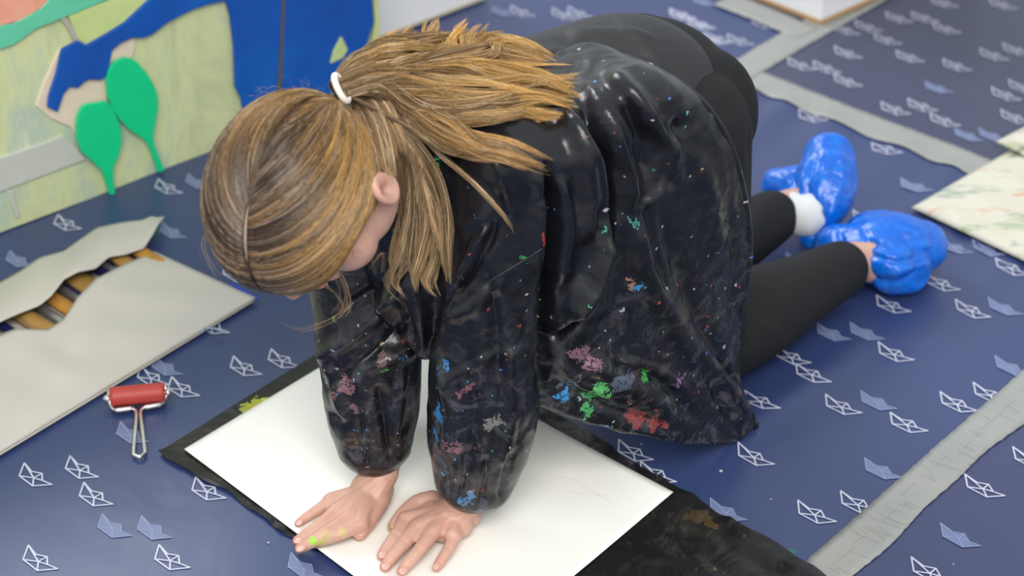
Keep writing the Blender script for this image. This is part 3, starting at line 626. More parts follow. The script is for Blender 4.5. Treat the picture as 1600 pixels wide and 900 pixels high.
# ear relief and finger creases pressed into the surface
v, n = get(me); X, Y = proj(v)
for s in (1,):
    q = (v-hp(.0790, -.023, -.017)); a = q@HF; b = q@HU; c = q@HL; m = (np.abs(c) < .014)
    v -= n*(m*(.0062*np.exp(-((a-.001)/.0055)**2-((b+.001)/.010)**2)))[:, None]; v += n*(m*.0022*np.exp(-((np.hypot(a/.0125, b/.019)-1)/.16)**2))[:, None]
low = (v[:, 2] < .05)
for a, b in (((484, 800), (478, 811)), ((482, 826), (474, 838)), ((490, 838), (480, 852)), ((528, 826), (534, 840)), ((600, 845), (612, 858)), ((610, 862), (620, 874)), ((636, 868), (648, 882)), ((685, 868), (698, 876)), ((579, 811), (590, 821)),
             ((616, 831), (626, 841)), ((628, 843), (640, 853)), ((652, 852), (664, 864)), ((692, 852), (706, 858)), ((620, 806), (632, 815))):
    d, tt = seg_field(X, Y, [a, b]); v -= n*(low*.0006*np.exp(-(d/1.6)**2)*(n[:, 2] > 0))[:, None]
for a, b in (((592, 745), (535, 787)), ((600, 748), (552, 800)), ((605, 752), (572, 806)), ((715, 792), (655, 818)), ((722, 796), (678, 826)), ((728, 800), (702, 832))):
    d, tt = seg_field(X, Y, [a, b]); v += n*(low*.0011*np.exp(-(d/3.2)**2)*(n[:, 2] > 0))[:, None]
v[:, 2] = np.where(v[:, 2] < PZ+.0005, PZ+.0005, v[:, 2]) if False else v[:, 2]
hz = (v[:, 1] < 1.70) & (v[:, 2] < PZ+.0006) & (v[:, 0] < .05); v[hz, 2] = PZ+.0006
put(me, v)
nail = mat('fingernail', (.64, .37, .31), .3)
def nails(lst):
    for (x0, y0), (x1, y1), zz, r in lst:
        a, b = P(x0, y0, zz), P(x1, y1, zz-.002); d = (b-a)/np.linalg.norm(b-a); s = np.cross(d, (0, 0, 1)); s /= np.linalg.norm(s); u = np.cross(s, d)
        gg = Geo(); gg.ell(b, (.0042*r, .0056*r, .0012), np.array([s, d, u]), 14, 8); gg.build('fingernail', nail, kid)
nails([((606, 854), (598, 866), PZ+.0135, 1), ((614, 869), (603, 884), PZ+.0135, 1), ((641, 876), (630, 891), PZ+.0135, 1), ((689, 872), (682, 884), PZ+.013, .85), ((631, 804), (617, 821), PZ+.0135, .9), ((480, 808), (468, 817), PZ+.0125, .8), ((480, 835), (466, 844), PZ+.0135, .9), ((487, 847), (470, 857), PZ+.0135, .95), ((578, 811), (564, 832), PZ+.0135, 1.05)])
lips = mat('lips', (.62, .25, .2), .4)
gg = Geo(); gg.ell(hp(0, .0885, -.0605), (.016, .0055, .0032), HB); gg.ell(hp(0, .0868, -.0675), (.014, .0055, .0038), HB); gg.build('lips', lips, kid)
brow = mat('eyebrow', (.20, .12, .05), .7); 
for s in (-1, 1): Geo().tube([hp(s*.016, .0815, .017), hp(s*.032, .079, .0215), hp(s*.046, .068, .016)], [.002, .0024, .0012], 8, 4).build('eyebrow', brow, kid)
for s in (-1, 1): Geo().tube([hp(s*.020, .0765, -.008), hp(s*.031, .0785, -.0125), hp(s*.042, .072, -.009)], [.0009, .0012, .0008], 8, 4).build('eyelashes', brow, kid)

# leggings
leg_m = mat('leggings_black', (.008, .0085, .0095), .8, Specular_IOR_Level=.3); t = NT(leg_m); t.col(t.mix(t.noise(400, 2), (.007, .0075, .0085), (.013, .0135, .015))); t.bump(t.math('ADD', t.noise(700, 2), t.math('MULTIPLY', t.noise(26, 3), 1.2)), .3, .0015)
g = Geo()
PC = np.array([.140, 1.905, .338])
ax_ = np.array([.78, .62, 0]); nx_ = np.array([.62, -.78, 0]); 
RB = np.array([ax_, nx_, [0, 0, 1]])
g.ell(PC, (.088, .100, .082), RB, 32, 20); g.ell(PC+nx_*.045+[.012, .01, -.012], (.078, .062, .080), RB); g.ell(PC-nx_*.045+[.012, .01, -.012], (.078, .062, .080), RB)
g.tube([[.02, 1.80, .352], [.08, 1.85, .350], PC-[.02, .02, 0]], [(.075, .065), (.08, .07), (.088, .076)], 24, 6)
for h, k, a in ((hipL, knL, anL), (hipR, knR, anR)):
    h2 = h+[-.012, -.004, -.01]; g.tube([h2, h2*.55+k*.45+[.0, .002, 0], k+[.0, 0, .0]], [.068, .060, .047], 24, 6)
    e = k*.12+a*.88+[0, 0, .002]; d = (e-k); g.tube([k, k+d*.35+[0, 0, .006], k+d*.7+[0, 0, .002], e], [.049, .052, .041, .0335], 24, 6)
me = remesh(g, .0036, 8, .5)
folds(me, [([(1172, 205), (1178, 300), (1165, 400)], -.003, 9), ([(1130, 480), (1148, 520), (1140, 590)], -.004, 10), ([(1150, 500), (1162, 540), (1160, 590)], -.003, 6), ([(1105, 80), (1130, 130), (1135, 190)], -.0015, 8), ([(985, 40), (1030, 90), (1040, 130)], .003, 12), ([(1010, 35), (1065, 90), (1090, 140)], -.002, 9), ([(900, 45), (970, 80), (1040, 120)], .002, 8), ([(1150, 110), (1172, 180), (1178, 260)], -.002, 7), ([(1180, 500), (1215, 520), (1230, 550)], .0015, 8)])
leggings = link('leggings', me, leg_m, kid, True)
# the dark shirt between smock and leggings
sh_m = mat('shirt_black', (.016, .017, .019), .62); t = NT(sh_m); t.bump(t.noise(30, 3, dist=.6), .5, .004)
g = Geo(); g.tube([[-.07, 1.735, .375], [-.02, 1.775, .375], [.05, 1.83, .366], [.115, 1.875, .360], PC-[.005, .005, .002]], [(.085, .065), (.090, .070), (.092, .074), (.096, .078), (.100, .081)], 32, 8)
me = remesh(g, .0034, 6, .5)
folds(me, [([(830, 78), (930, 92), (1030, 130)], .004, 9), ([(860, 60), (950, 72), (1040, 100)], -.003, 8), ([(880, 50), (960, 52), (1030, 62)], .004, 8), ([(960, 30), (1010, 70), (1040, 115)], .003, 10)])
shirt = link('shirt', me, sh_m, kid, True)

# ---------------------------------------------------------------- smock
g = Geo()
# back and chest
g.tube([[-.085, 1.70, .365], [-.06, 1.725, .37], [-.03, 1.76, .378], [.0, 1.785, .374]], [(.065, .06), (.088, .070), (.096, .074), (.096, .076)], 32, 8)
g.tube([shR+[0, 0, .0], shR*.5+shL*.5+[0, 0, .02], shL+[0, 0, .0]], [.055, .075, .056], 24, 6)
g.tube([D(655, 330, 1.97), D(652, 430, 1.99), D(658, 500, 2.01), D(664, 545, 2.02)], [.06, .045, .03, .010], 20, 6)       # slack front hanging between the arms
# sleeves
slL = [D(790, 250, 1.895), D(786, 330, 1.915), D(772, 430, 1.95), D(764, 520, 1.985), D(757, 610, 2.015), D(749, 690, 2.042), D(742, 738, 2.057)]
g.tube(slL, [.056, .056, .053, .0535, .053, .050, .041], 32, 6)
slR = [D(566, 205, 1.985), D(560, 300, 2.01), D(566, 430, 2.04), D(574, 510, 2.055), D(579, 590, 2.075), D(582, 645, 2.09), D(584, 684, 2.100)]
g.tube(slR, [.045, .052, .053, .052, .049, .046, .039], 32, 6)
# shoulder yoke under the hair
g.ell([-.03, 1.68, .385], (.080, .072, .066)); g.ell([-.105, 1.735, .375], (.068, .07, .060)); g.ell([-.05, 1.73, .400], (.080, .075, .050))
# the skirt of the smock hanging down over the near hip
SP0 = np.array([.02, 1.625, 0]); SD = np.array([.809, .588, 0]); SN = np.array([.588, -.809, 0])
def sk(px, py, off=None, zz=None): return P(px, py, zz) if zz is not None else plane_hit(px, py, SP0+SN*off, SN)
cols = [
 [(740, 160, 'z', .442), (765, 240, .012), (790, 320, .020), (812, 400, .016), (830, 470, .010), (840, 530, .004), (843, 580, .0), (842, 630, .0)],
 [(800, 120, 'z', .447), (850, 225, .012), (878, 320, .022), (888, 400, .022), (893, 470, .018), (894, 530, .016), (895, 590, .016), (897, 652, .018)],
 [(850, 95, 'z', .447), (900, 200, .010), (932, 300, .020), (944, 390, .024), (948, 460, .024), (950, 530, .026), (951, 600, .028), (956, 670, .032)],
 [(880, 80, 'z', .447), (948, 170, .004), (990, 265, .016), (1002, 365, .022), (1008, 450, .026), (1010, 530, .030), (1013, 605, .034), (1022, 684, .038)],
 [(900, 72, 'z', .449), (990, 140, .0), (1040, 230, .012), (1057, 345, .020), (1064, 440, .024), (1070, 530, .028), (1076, 610, .032), (1092, 694, .034)],
 [(915, 70, 'z', .451), (1025, 122, -.010), (1085, 195, .006), (1115, 305, .016), (1122, 410, .018), (1124, 510, .018), (1132, 600, .022), (1145, 690, .022)],
 [(925, 70, 'z', .453), (1052, 128, -.026), (1122, 198, -.006), (1156, 290, .006), (1168, 395, .008), (1152, 500, .004), (1146, 585, .010), (1178, 664, .012)]]
K = np.array([[sk(q[0], q[1], zz=q[3]) if q[2] == 'z' else sk(q[0], q[1], off=q[2]) for q in c] for c in cols])
def cr_up(A, n):
    A = np.concatenate([2*A[:1]-A[1:2], A, 2*A[-1:]-A[-2:-1]]); out = []
    for i in range(1, len(A)-2):
        for k in range(n):
            t = k/n; a, b, c, d = A[i-1], A[i], A[i+1], A[i+2]; out.append(.5*(2*b+(c-a)*t+(2*a-5*b+4*c-d)*t*t+(3*b-a-3*c+d)*t**3))
    out.append(A[-2]); return np.array(out)
S_ = cr_up(K, 14); S_ = np.swapaxes(cr_up(np.swapaxes(S_, 0, 1), 14), 0, 1); nu_, nv_ = S_.shape[:2]
# fold it over the spine and down the far side a little so that it is one cloth
du = np.gradient(S_, axis=0); dv = np.gradient(S_, axis=1); Nn = np.cross(du, dv); Nn /= np.linalg.norm(Nn, axis=-1)[..., None]+1e-9
if (Nn[nu_//2, nv_//2]@SN) < 0: Nn = -Nn
TH = .0038; O1 = (S_+Nn*TH).reshape(-1, 3); O2 = (S_-Nn*TH).reshape(-1, 3); m = len(O1); f = []
for i in range(nu_-1):
    for j in range(nv_-1): a = i*nv_+j; f.append((a, a+nv_, a+nv_+1, a+1)); f.append((m+a, m+a+1, m+a+nv_+1, m+a+nv_))
bd_ = [(i, 0) for i in range(nu_)]+[(nu_-1, j) for j in range(1, nv_)]+[(i, nv_-1) for i in range(nu_-2, -1, -1)]+[(0, j) for j in range(nv_-2, 0, -1)]
for (i, j), (k, l) in zip(bd_, bd_[1:]+bd_[:1]): a, b = i*nv_+j, k*nv_+l; f.append((a, b, b+m, a+m)[::-1])
g.add(list(O1)+list(O2), f)
# far side panel
far = np.array([[-.125, 1.775, .37], [-.06, 1.815, .385], [.03, 1.875, .38]]); fo = np.array([-.62, .78, 0])
FS = [[p, p+fo*.050-[0, 0, .07], p+fo*.066-[0, 0, .18], p+fo*.062-[0, 0, .29]] for p in far]
FS = cr_up(np.swapaxes(cr_up(np.array(FS), 8), 0, 1), 8); a_, b_ = FS.shape[:2]; o1 = (FS+fo*.004).reshape(-1, 3); o2 = (FS-fo*.004).reshape(-1, 3); m = len(o1); f = []
for i in range(a_-1):
    for j in range(b_-1): a = i*b_+j; f.append((a, a+1, a+b_+1, a+b_)); f.append((m+a, m+a+b_, m+a+b_+1, m+a+1))
bd_ = [(i, 0) for i in range(a_)]+[(a_-1, j) for j in range(1, b_)]+[(i, b_-1) for i in range(a_-2, -1, -1)]+[(0, j) for j in range(b_-2, 0, -1)]
for (i, j), (k, l) in zip(bd_, bd_[1:]+bd_[:1]): a, b = i*b_+j, k*b_+l; f.append((a, b, b+m, a+m))
g.add(list(o1)+list(o2), f)
me = remesh(g, .0026, 10, .5)
F_ = [
 # deep shade line between sleeve and skirt, then the slack upper sleeve
 ([(856, 250), (862, 330), (857, 420), (853, 520), (842, 620)], -.014, 8), ([(838, 260), (842, 330), (838, 420)], .005, 10),
 ([(912, 170), (940, 240), (952, 320), (953, 390), (935, 450), (895, 505), (860, 545)], -.015, 7), ([(900, 190), (928, 250), (938, 320), (940, 385), (918, 440), (880, 495), (858, 530)], .008, 9), ([(915, 130), (950, 190), (975, 260), (985, 330)], .009, 13), ([(880, 170), (905, 230), (915, 300), (905, 380)], .010, 14),
 ([(945, 380), (940, 440), (900, 500), (855, 540)], -.009, 9), ([(940, 360), (925, 430), (885, 490)], .010, 18), ([(870, 270), (880, 350), (875, 440)], .007, 13),
 ([(950, 110), (1000, 165), (1045, 230), (1055, 290)], .007, 12), ([(975, 150), (1000, 210), (1010, 280)], -.006, 9), ([(1060, 180), (1058, 240), (1040, 300)], -.006, 8),
 ([(985, 330), (1010, 420), (1060, 520), (1110, 590)], .006, 16), ([(1030, 330), (1060, 420), (1100, 520), (1150, 600)], -.004, 12), ([(970, 400), (960, 480), (920, 570)], -.004, 14), ([(1110, 560), (1140, 610), (1165, 655)], .006, 14), ([(1080, 540), (1120, 610), (1150, 670)], -.005, 9), ([(900, 560), (980, 600), (1060, 650)], .004, 14), ([(860, 590), (940, 630), (1040, 670)], -.003, 9), ([(985, 570), (1040, 600), (1090, 660)], -.004, 10),
 ([(1075, 220), (1110, 300), (1120, 400)], .003, 14), ([(925, 130), (965, 200), (990, 270)], -.005, 5), ([(1050, 200), (1054, 250), (1030, 300), (990, 330)], .004, 6), ([(1000, 300), (1020, 380), (1040, 470)], -.003, 7), ([(1140, 330), (1150, 420), (1135, 520)], -.0025, 7), ([(960, 560), (1020, 575), (1075, 610)], .004, 6), ([(870, 560), (905, 600), (960, 620)], .003, 6), ([(1120, 560), (1150, 590), (1160, 610)], -.006, 4),
 # near sleeve
 ([(700, 470), (735, 430), (765, 370), (775, 340)], -.008, 8), ([(720, 440), (748, 400), (768, 350)], .006, 8), ([(770, 350), (742, 375), (725, 420), (705, 480)], .004, 5), ([(760, 420), (775, 500), (778, 600)], -.004, 9), ([(700, 500), (740, 480), (790, 430)], .0035, 9), ([(690, 560), (705, 640), (700, 720)], .0045, 10), ([(730, 540), (742, 640), (735, 740)], -.0035, 9), ([(795, 520), (800, 620), (785, 730)], .004, 11), ([(690, 600), (760, 560), (830, 540)], .002, 7), ([(715, 780), (725, 740), (728, 700)], -.004, 5), ([(750, 790), (758, 750), (760, 710)], -.004, 5), ([(700, 770), (700, 740), (690, 700)], -.003, 5), ([(778, 782), (788, 745), (796, 700)], -.003, 5),
 # far sleeve
 ([(500, 560), (560, 520), (610, 470), (640, 440)], .006, 11), ([(520, 600), (580, 560), (640, 500)], -.006, 9), ([(545, 580), (600, 560), (650, 545)], .005, 9), ([(510, 640), (540, 660), (560, 720)], -.004, 9), ([(500, 530), (525, 600), (550, 700)], .004, 9), ([(590, 600), (600, 650), (610, 720)], -.004, 7), ([(630, 560), (625, 630), (615, 700)], .004, 8), ([(560, 725), (566, 690), (560, 650)], -.003, 5), ([(620, 722), (622, 690), (630, 660)], -.003, 5), ([(540, 480), (590, 450), (610, 440)], -.005, 9),
 ([(640, 430), (655, 490), (662, 550)], .004, 8), ([(690, 440), (680, 500), (668, 550)], -.005, 7), ([(605, 430), (630, 480), (650, 540)], -.005, 7)]
folds(me, F_, 1.45); crumple(me, 22, .0022, 1); crumple(me, 50, .0006, 9); laplace(me, 1, .5)
v, n = get(me); v[:, 2] = np.maximum(v[:, 2], .0075); put(me, v)
def sp_(px, py, dist, r, c, a=.9): return (D(px, py, dist), r, c, a)
def on(px, py): return plane_hit(px, py, SP0+SN*.03, SN)
splats = [sp_(683, 258, 1.90, .0, (0, 0, 0), 0)]
SPL = [((683, 262), .006, (.1, .75, .12)), ((687, 285), .0075, (.1, .8, .12)), ((690, 312), .006, (.12, .8, .15)), ((672, 248), .004, (.1, .6, .2)),
  ((684, 575), .006, (.03, .30, .80)), ((685, 648), .010, (.03, .35, .85)), ((680, 680), .006, (.03, .32, .8)), ((695, 572), .004, (.05, .3, .7)), ((730, 785), .009, (.08, .28, .55)), ((738, 772), .006, (.08, .28, .55)),
  ((728, 605), .008, (.28, .12, .14)), ((715, 618), .007, (.28, .12, .14)), ((712, 700), .010, (.26, .12, .14)), ((700, 702), .007, (.26, .12, .14)), ((790, 555), .005, (.55, .06, .06)), ((780, 660), .009, (.22, .22, .2)), ((768, 668), .007, (.22, .22, .2)),
  ((848, 380), .006, (.55, .06, .05)), ((824, 402), .005, (.05, .35, .12)), ((540, 600), .010, (.3, .14, .16)), ((520, 620), .009, (.28, .12, .14)), ((598, 560), .009, (.22, .13, .14)), ((600, 578), .005, (.1, .45, .12)), ((555, 635), .009, (.22, .12, .14)), ((635, 560), .006, (.07, .2, .4)), ((520, 500), .005, (.1, .4, .15))]
SKL = [((985, 445), .008, (.45, .22, .14)), ((1000, 452), .009, (.06, .3, .6)), ((1006, 583), .008, (.08, .6, .12)), ((1062, 596), .008, (.42, .2, .6)), ((940, 612), .014, (.12, .55, .15)), ((925, 618), .010, (.1, .5, .15)), ((878, 621), .007, (.05, .35, .75)), ((920, 645), .009, (.1, .5, .15)), ((1000, 650), .012, (.4, .08, .08)), ((1020, 660), .010, (.4, .08, .08)), ((985, 645), .010, (.38, .08, .08)), ((1040, 664), .008, (.4, .08, .08)), ((925, 570), .010, (.32, .16, .22)), ((905, 555), .010, (.28, .14, .18)), ((975, 600), .012, (.12, .15, .22)), ((990, 345), .006, (.08, .4, .3)), ((945, 350), .005, (.08, .4, .3)), ((890, 600), .012, (.11, .13, .14))]
dep = bpy.context.evaluated_depsgraph_get()
from mathutils.bvhtree import BVHTree
bvv, _n = get(me); pf = [tuple(p.vertices) for p in me.polygons]; bvh = BVHTree.FromPolygons([Vector(q) for q in bvv.tolist()], pf)
def onto(px, py):
    d = Vector(ray(px, py)).normalized(); h = bvh.ray_cast(Vector(CAM), d); return np.array(h[0]) if h[0] else None
splats = [(onto(*q), r*.85, tuple(k*.75 for k in c), .85) for q, r, c in SPL+SKL if onto(*q) is not None]
sm_m = paint_cloth('smock_black', (.0055, .006, .0085), .30, splats)
smock = link('smock', me, sm_m, kid, True)
sm_l = [onto(x, y) for x, y in ((752, 452), (764, 441), (776, 432), (790, 424), (805, 415), (820, 406), (834, 397), (846, 389))]; sm_l = [q+(CAM-q)/np.linalg.norm(CAM-q)*.0006 for q in sm_l if q is not None]
Geo().tube(sm_l, .0007, 6, 3).build('sleeve_seam', mat('thread_grey', (.035, .035, .04), .7), smock)
# stitched hem along the rear edge, and the lower hem
hem = Geo(); ed = [S_[-1, j]+Nn[-1, j]*.002 for j in range(6, nv_, 4)]; hem.tube(ed, .0042, 10, 2)
hem.build('hem', sm_m, smock)

# ---------------------------------------------------------------- socks and shoe covers
sock_m = mat('sock_white', (.62, .64, .66), .9)
Geo().tube([anR+(P(1262, 330, .058)-anR)*.25, P(1257, 338, .056), P(1263, 334, .058)], [.0245, .0265, .0265], 24, 4).build('sock', sock_m, kid)
Geo().tube([anL+(P(1375, 405, .045)-anL)*.78, P(1382, 404, .045), P(1392, 402, .045)], [.0255, .0275, .028], 24, 4).build('sock', sock_m, kid)
cov = mat('cover_blue', (.0, .13, .72), .3, Specular_IOR_Level=.6); t = NT(cov)
t.col(t.mix(t.math('MULTIPLY', t.math('SUBTRACT', t.noise(55, 4, dist=1.2), .45, True), 2.2, True), (.0, .11, .58), (.0, .215, .78))); t.bump(t.noise(55, 3, dist=1.5), .5, .004)
def cover(parts, fl_, seed):
    g = Geo()
    for kind_, a in parts: (g.tube(*a) if kind_ == 't' else g.ell(*a))
    me = remesh(g, .0024, 8, .5); crumple(me, 26, .0036, seed); crumple(me, 60, .0010, seed+3); folds(me, fl_); laplace(me, 1, .4)
    v, n = get(me); v[:, 2] = np.maximum(v[:, 2], .0055); put(me, v); return link('shoe_cover', me, cov, kid, True)
c1 = cover([('t', ([P(1306, 383, .040), P(1345, 392, .044), P(1395, 388, .046), P(1440, 384, .044)], [.023, .034, .041, .029], 24, 6)), ('t', ([P(1440, 384, .044), P(1462, 384, .043)], [.022, .010], 16)), ('e', (P(1403, 420, .036), (.038, .03, .028))), ('e', (P(1392, 405, .058), (.026, .024, .020))), ('e', (P(1372, 365, .046), (.038, .028, .026)))],
  [([(1300, 400), (1350, 395), (1400, 410), (1450, 400)], -.004, 5), ([(1330, 380), (1370, 372), (1420, 385), (1462, 380)], .003, 6), ([(1345, 350), (1360, 380), (1400, 395)], -.003, 5), ([(1395, 430), (1420, 420), (1450, 410)], .003, 4), ([(1310, 360), (1320, 390)], -.003, 4)], 21)
c2 = cover([('t', ([P(1268, 366, .034), P(1282, 330, .055), P(1291, 285, .080), P(1294, 245, .098)], [.017, .030, .037, .030], 24, 6)), ('t', ([P(1280, 318, .056), P(1245, 292, .060), P(1220, 290, .055)], [.030, .027, .022], 20, 5)), ('e', (P(1308, 265, .086), (.018, .02, .03)))],
  [([(1235, 270), (1245, 300), (1240, 325)], -.004, 5), ([(1262, 250), (1250, 300), (1265, 340)], .003, 6), ([(1275, 235), (1262, 290), (1275, 350)], -.0035, 5), ([(1310, 230), (1320, 280), (1290, 350)], .003, 6)], 33)

# ---------------------------------------------------------------- hair
hm_ = mat('hair_strands', (.4, .25, .1), .32, Specular_IOR_Level=.55); t = NT(hm_); at = t.n('Attribute'); at.attribute_name = 'tint'; t.col(at.outputs['Color'])
def strands(name, paths, rad, cols, parent, kd=None):
    """paths (n, m, 3); rad (n, m); cols (n, m, 3) -> one mesh of fine three-sided strands"""
    n, m, _ = paths.shape; T = np.gradient(paths, axis=1); T /= np.linalg.norm(T, axis=2)[..., None]+1e-12
    A = np.cross(T, VC); A /= np.linalg.norm(A, axis=2)[..., None]+1e-9; B = np.cross(T, A); V = np.empty((n, m, 3, 3))
    for k in range(3): q = 2*math.pi*k/3+.5; V[:, :, k] = paths+rad[..., None]*(A*math.cos(q)+B*math.sin(q))
    i = (np.arange(n)[:, None, None]*m+np.arange(m-1)[None, :, None])*3; k = np.arange(3)[None, None]; k2 = (k+1) % 3
    F = np.stack([i+k, i+k2, i+3+k2, i+3+k], -1).reshape(-1, 4); v = V.reshape(-1, 3)
    me = bpy.data.meshes.new(name); me.vertices.add(len(v)); me.vertices.foreach_set('co', v.astype(np.float32).ravel())
    me.loops.add(F.size); me.loops.foreach_set('vertex_index', F.ravel().astype(np.int32)); me.polygons.add(len(F)); me.polygons.foreach_set('loop_start', np.arange(0, F.size, 4, dtype=np.int32)); me.update(calc_edges=True)
    ca = me.color_attributes.new('tint', 'FLOAT_COLOR', 'POINT'); cc = np.ones((n, m, 3, 4), np.float32); cc[..., :3] = cols[:, :, None]; ca.data.foreach_set('color', cc.ravel())
    return link(name, me, hm_, parent, True)
EC = hp(0, .006, .012); ER = np.array([.0745, .0915, .0835])*.97
def eh(w, s=1.): return EC+(w*ER*s)@HB
tieW = np.array([.15, -.98, -.14]); tieW /= np.linalg.norm(tieW); TIE = eh(tieW, 1.10)
def hair_ok(w):
    """True where hair grows: above a hairline that runs round the face, before the ears and down to the nape"""
    P_ = EC+(w*ER)@HB; X, Y = proj(P_); l, f, u = w[..., 0], w[..., 1], w[..., 2]
    lim = np.where(f > 0, -.10-.62*np.clip(1-f*1.0, 0, 1)*0+.0*f, -.62)
    line = np.interp(f, [-1, -.35, -.12, .0, .25, .6, 1], [-.75, -.70, -.40, .0, .06, .0, -.08])
    return u > line
def rnd_dirs(n):
    w = RNG.normal(size=(n, 3)); return w/np.linalg.norm(w, axis=1)[:, None]
w0 = rnd_dirs(42000); w0 = w0[hair_ok(w0)][:17000]
# more roots along the parting and along the hairline
pn = 2600; a = RNG.uniform(.0, 1.45, pn); part = np.stack([.12+RNG.choice([-1, 1], pn)*RNG.uniform(.012, .05, pn), np.sin(a)*.99, np.cos(a)], 1); part /= np.linalg.norm(part, axis=1)[:, None]
hl = rnd_dirs(90000); lo_ = hl.copy(); lo_[:, 2] -= .07; lo_ /= np.linalg.norm(lo_, axis=1)[:, None]; hl = hl[hair_ok(hl) & ~hair_ok(lo_)][:3800]
w0 = np.concatenate([w0, part, hl]); n = len(w0); m = 16
side = np.sign(w0[:, 0]-.12); side[side == 0] = 1; front = np.clip(w0[:, 1]+.25, 0, 1)*np.clip(w0[:, 2]+.5, 0, 1)
ctl = w0*.55+tieW*.45; ctl[:, 0] += side*(.15+.62*front); ctl[:, 1] += .22*front; ctl[:, 2] -= .10*front
ctl /= np.linalg.norm(ctl, axis=1)[:, None]
tt = np.linspace(0, 1, m)[None, :, None]; jit = RNG.normal(0, .022, (n, 3)); tgt = tieW+RNG.normal(0, .045, (n, 3))
w = w0[:, None]*(1-tt)**2+ctl[:, None]*2*tt*(1-tt)*1.1+tgt[:, None]*tt**2; w /= np.linalg.norm(w, axis=2)[..., None]
# locks: neighbouring strands share a slight wave and a layer
key = np.floor((w0+1)*9).astype(int); hsh = (key[:, 0]*73+key[:, 1]*179+key[:, 2]*283) % 997; lk = np.random.RandomState(4).rand(997, 4)[hsh]
t1 = tt[..., 0]; lay = (lk[:, 0:1]*.022+RNG.uniform(0, .016, (n, 1)))*np.sin(np.pi*np.clip(t1*1.02, 0, 1))**.5+.992
lay = lay-.02*np.exp(-((w[..., 0]-.12)/.02)**2)*(w[..., 1] > .3)*(w[..., 2] > .5)             # the parting is a shallow groove
wob = (lk[:, 1:2]-.5)*.07*np.sin(np.pi*t1)+RNG.normal(0, .010, (n, 1))*np.sin(np.pi*t1*1.0)
axw = np.cross(w[:, 0], w[:, -1]); axw /= np.linalg.norm(axw, axis=1)[:, None]+1e-9; w = w+axw[:, None]*wob[..., None]; w /= np.linalg.norm(w, axis=2)[..., None]
lim_ = np.interp(w[..., 1], [-1, -.35, -.12, .0, .3, .6, .85, 1], [-2, -2, -.5, .02, .12, .08, -.05, -.3])+RNG.normal(0, .03, (n, 1))
sd = w[..., 0] > .15; w[..., 2] = np.where(sd & (w[..., 2] < lim_), lim_+(w[..., 2]-lim_)*.15, w[..., 2]); w /= np.linalg.norm(w, axis=2)[..., None]
paths = EC+((w*ER)*lay[..., None])@HB
rad = (RNG.uniform(.00014, .00027, (n, 1)))*np.ones((1, m)); rad[:, 0] *= .6
brown, dark, gold, pale = (np.array(c) for c in ((.068, .042, .027), (.04, .023, .014), (.56, .31, .075), (.60, .45, .34)))
rv = RNG.random((n, 1, 1)); lv = lk[:, 2][:, None, None]
gmix = np.clip(.0+.22*t1[..., None]+.95*np.clip(w[..., 0:1]-.45, 0, 1)+.35*np.clip(-w[..., 1:2]-.2, 0, 1)+.30*(rv-.5)+.25*(lv-.5), 0, 1)
cols_ = (brown*(1-gmix)+gold*gmix)*(.45+.75*lv+.4*rv); cols_ = np.where(rv > .94, pale*(.7+.3*lv)*np.ones_like(cols_), cols_); cols_ = np.where(rv < .12, dark*np.ones_like(cols_), cols_)
hair = strands('hair', paths, rad, cols_, kid)
# skull cap of hair under the strands
nu, nv = 96, 60; th = np.linspace(.02, math.pi-.02, nv); ph = np.linspace(0, 2*math.pi, nu, endpoint=False); Wc = np.stack([np.sin(th)[:, None]*np.cos(ph), np.sin(th)[:, None]*np.sin(ph), np.cos(th)[:, None]*np.ones(nu)], -1)
ok = hair_ok(Wc); inner = 1-.03*np.exp(-((Wc[..., 0]-.12)/.03)**2)*(Wc[..., 1] > .2); Vc = (EC+(Wc*ER*.985*inner[..., None])@HB).reshape(-1, 3); f = []
for i in range(nv-1):
    for k in range(nu):
        a, b = i*nu+k, i*nu+(k+1) % nu
        if ok[i, k] and ok[i+1, k] and ok[i, (k+1) % nu] and ok[i+1, (k+1) % nu]: f.append((a, a+nu, b+nu, b))
scalp = mat('hair_underlayer', (.07, .042, .023), .6); t = NT(scalp); t.bump(t.noise(160, 3), .5, .001)
mesh('hair_underlayer', Vc, f, scalp, hair, True)
pg = Geo(); al = np.linspace(.12, .75, 14); pg.tube([eh(np.array([.12, math.sin(q)*.99, math.cos(q)])/math.sqrt(.0144+.98*math.sin(q)**2+math.cos(q)**2), .983) for q in al], list(.0015*np.sin(np.linspace(.15, math.pi-.15, 14))), 8, 2).build('parting', mat('scalp_skin', (.36, .25, .20), .6), hair)

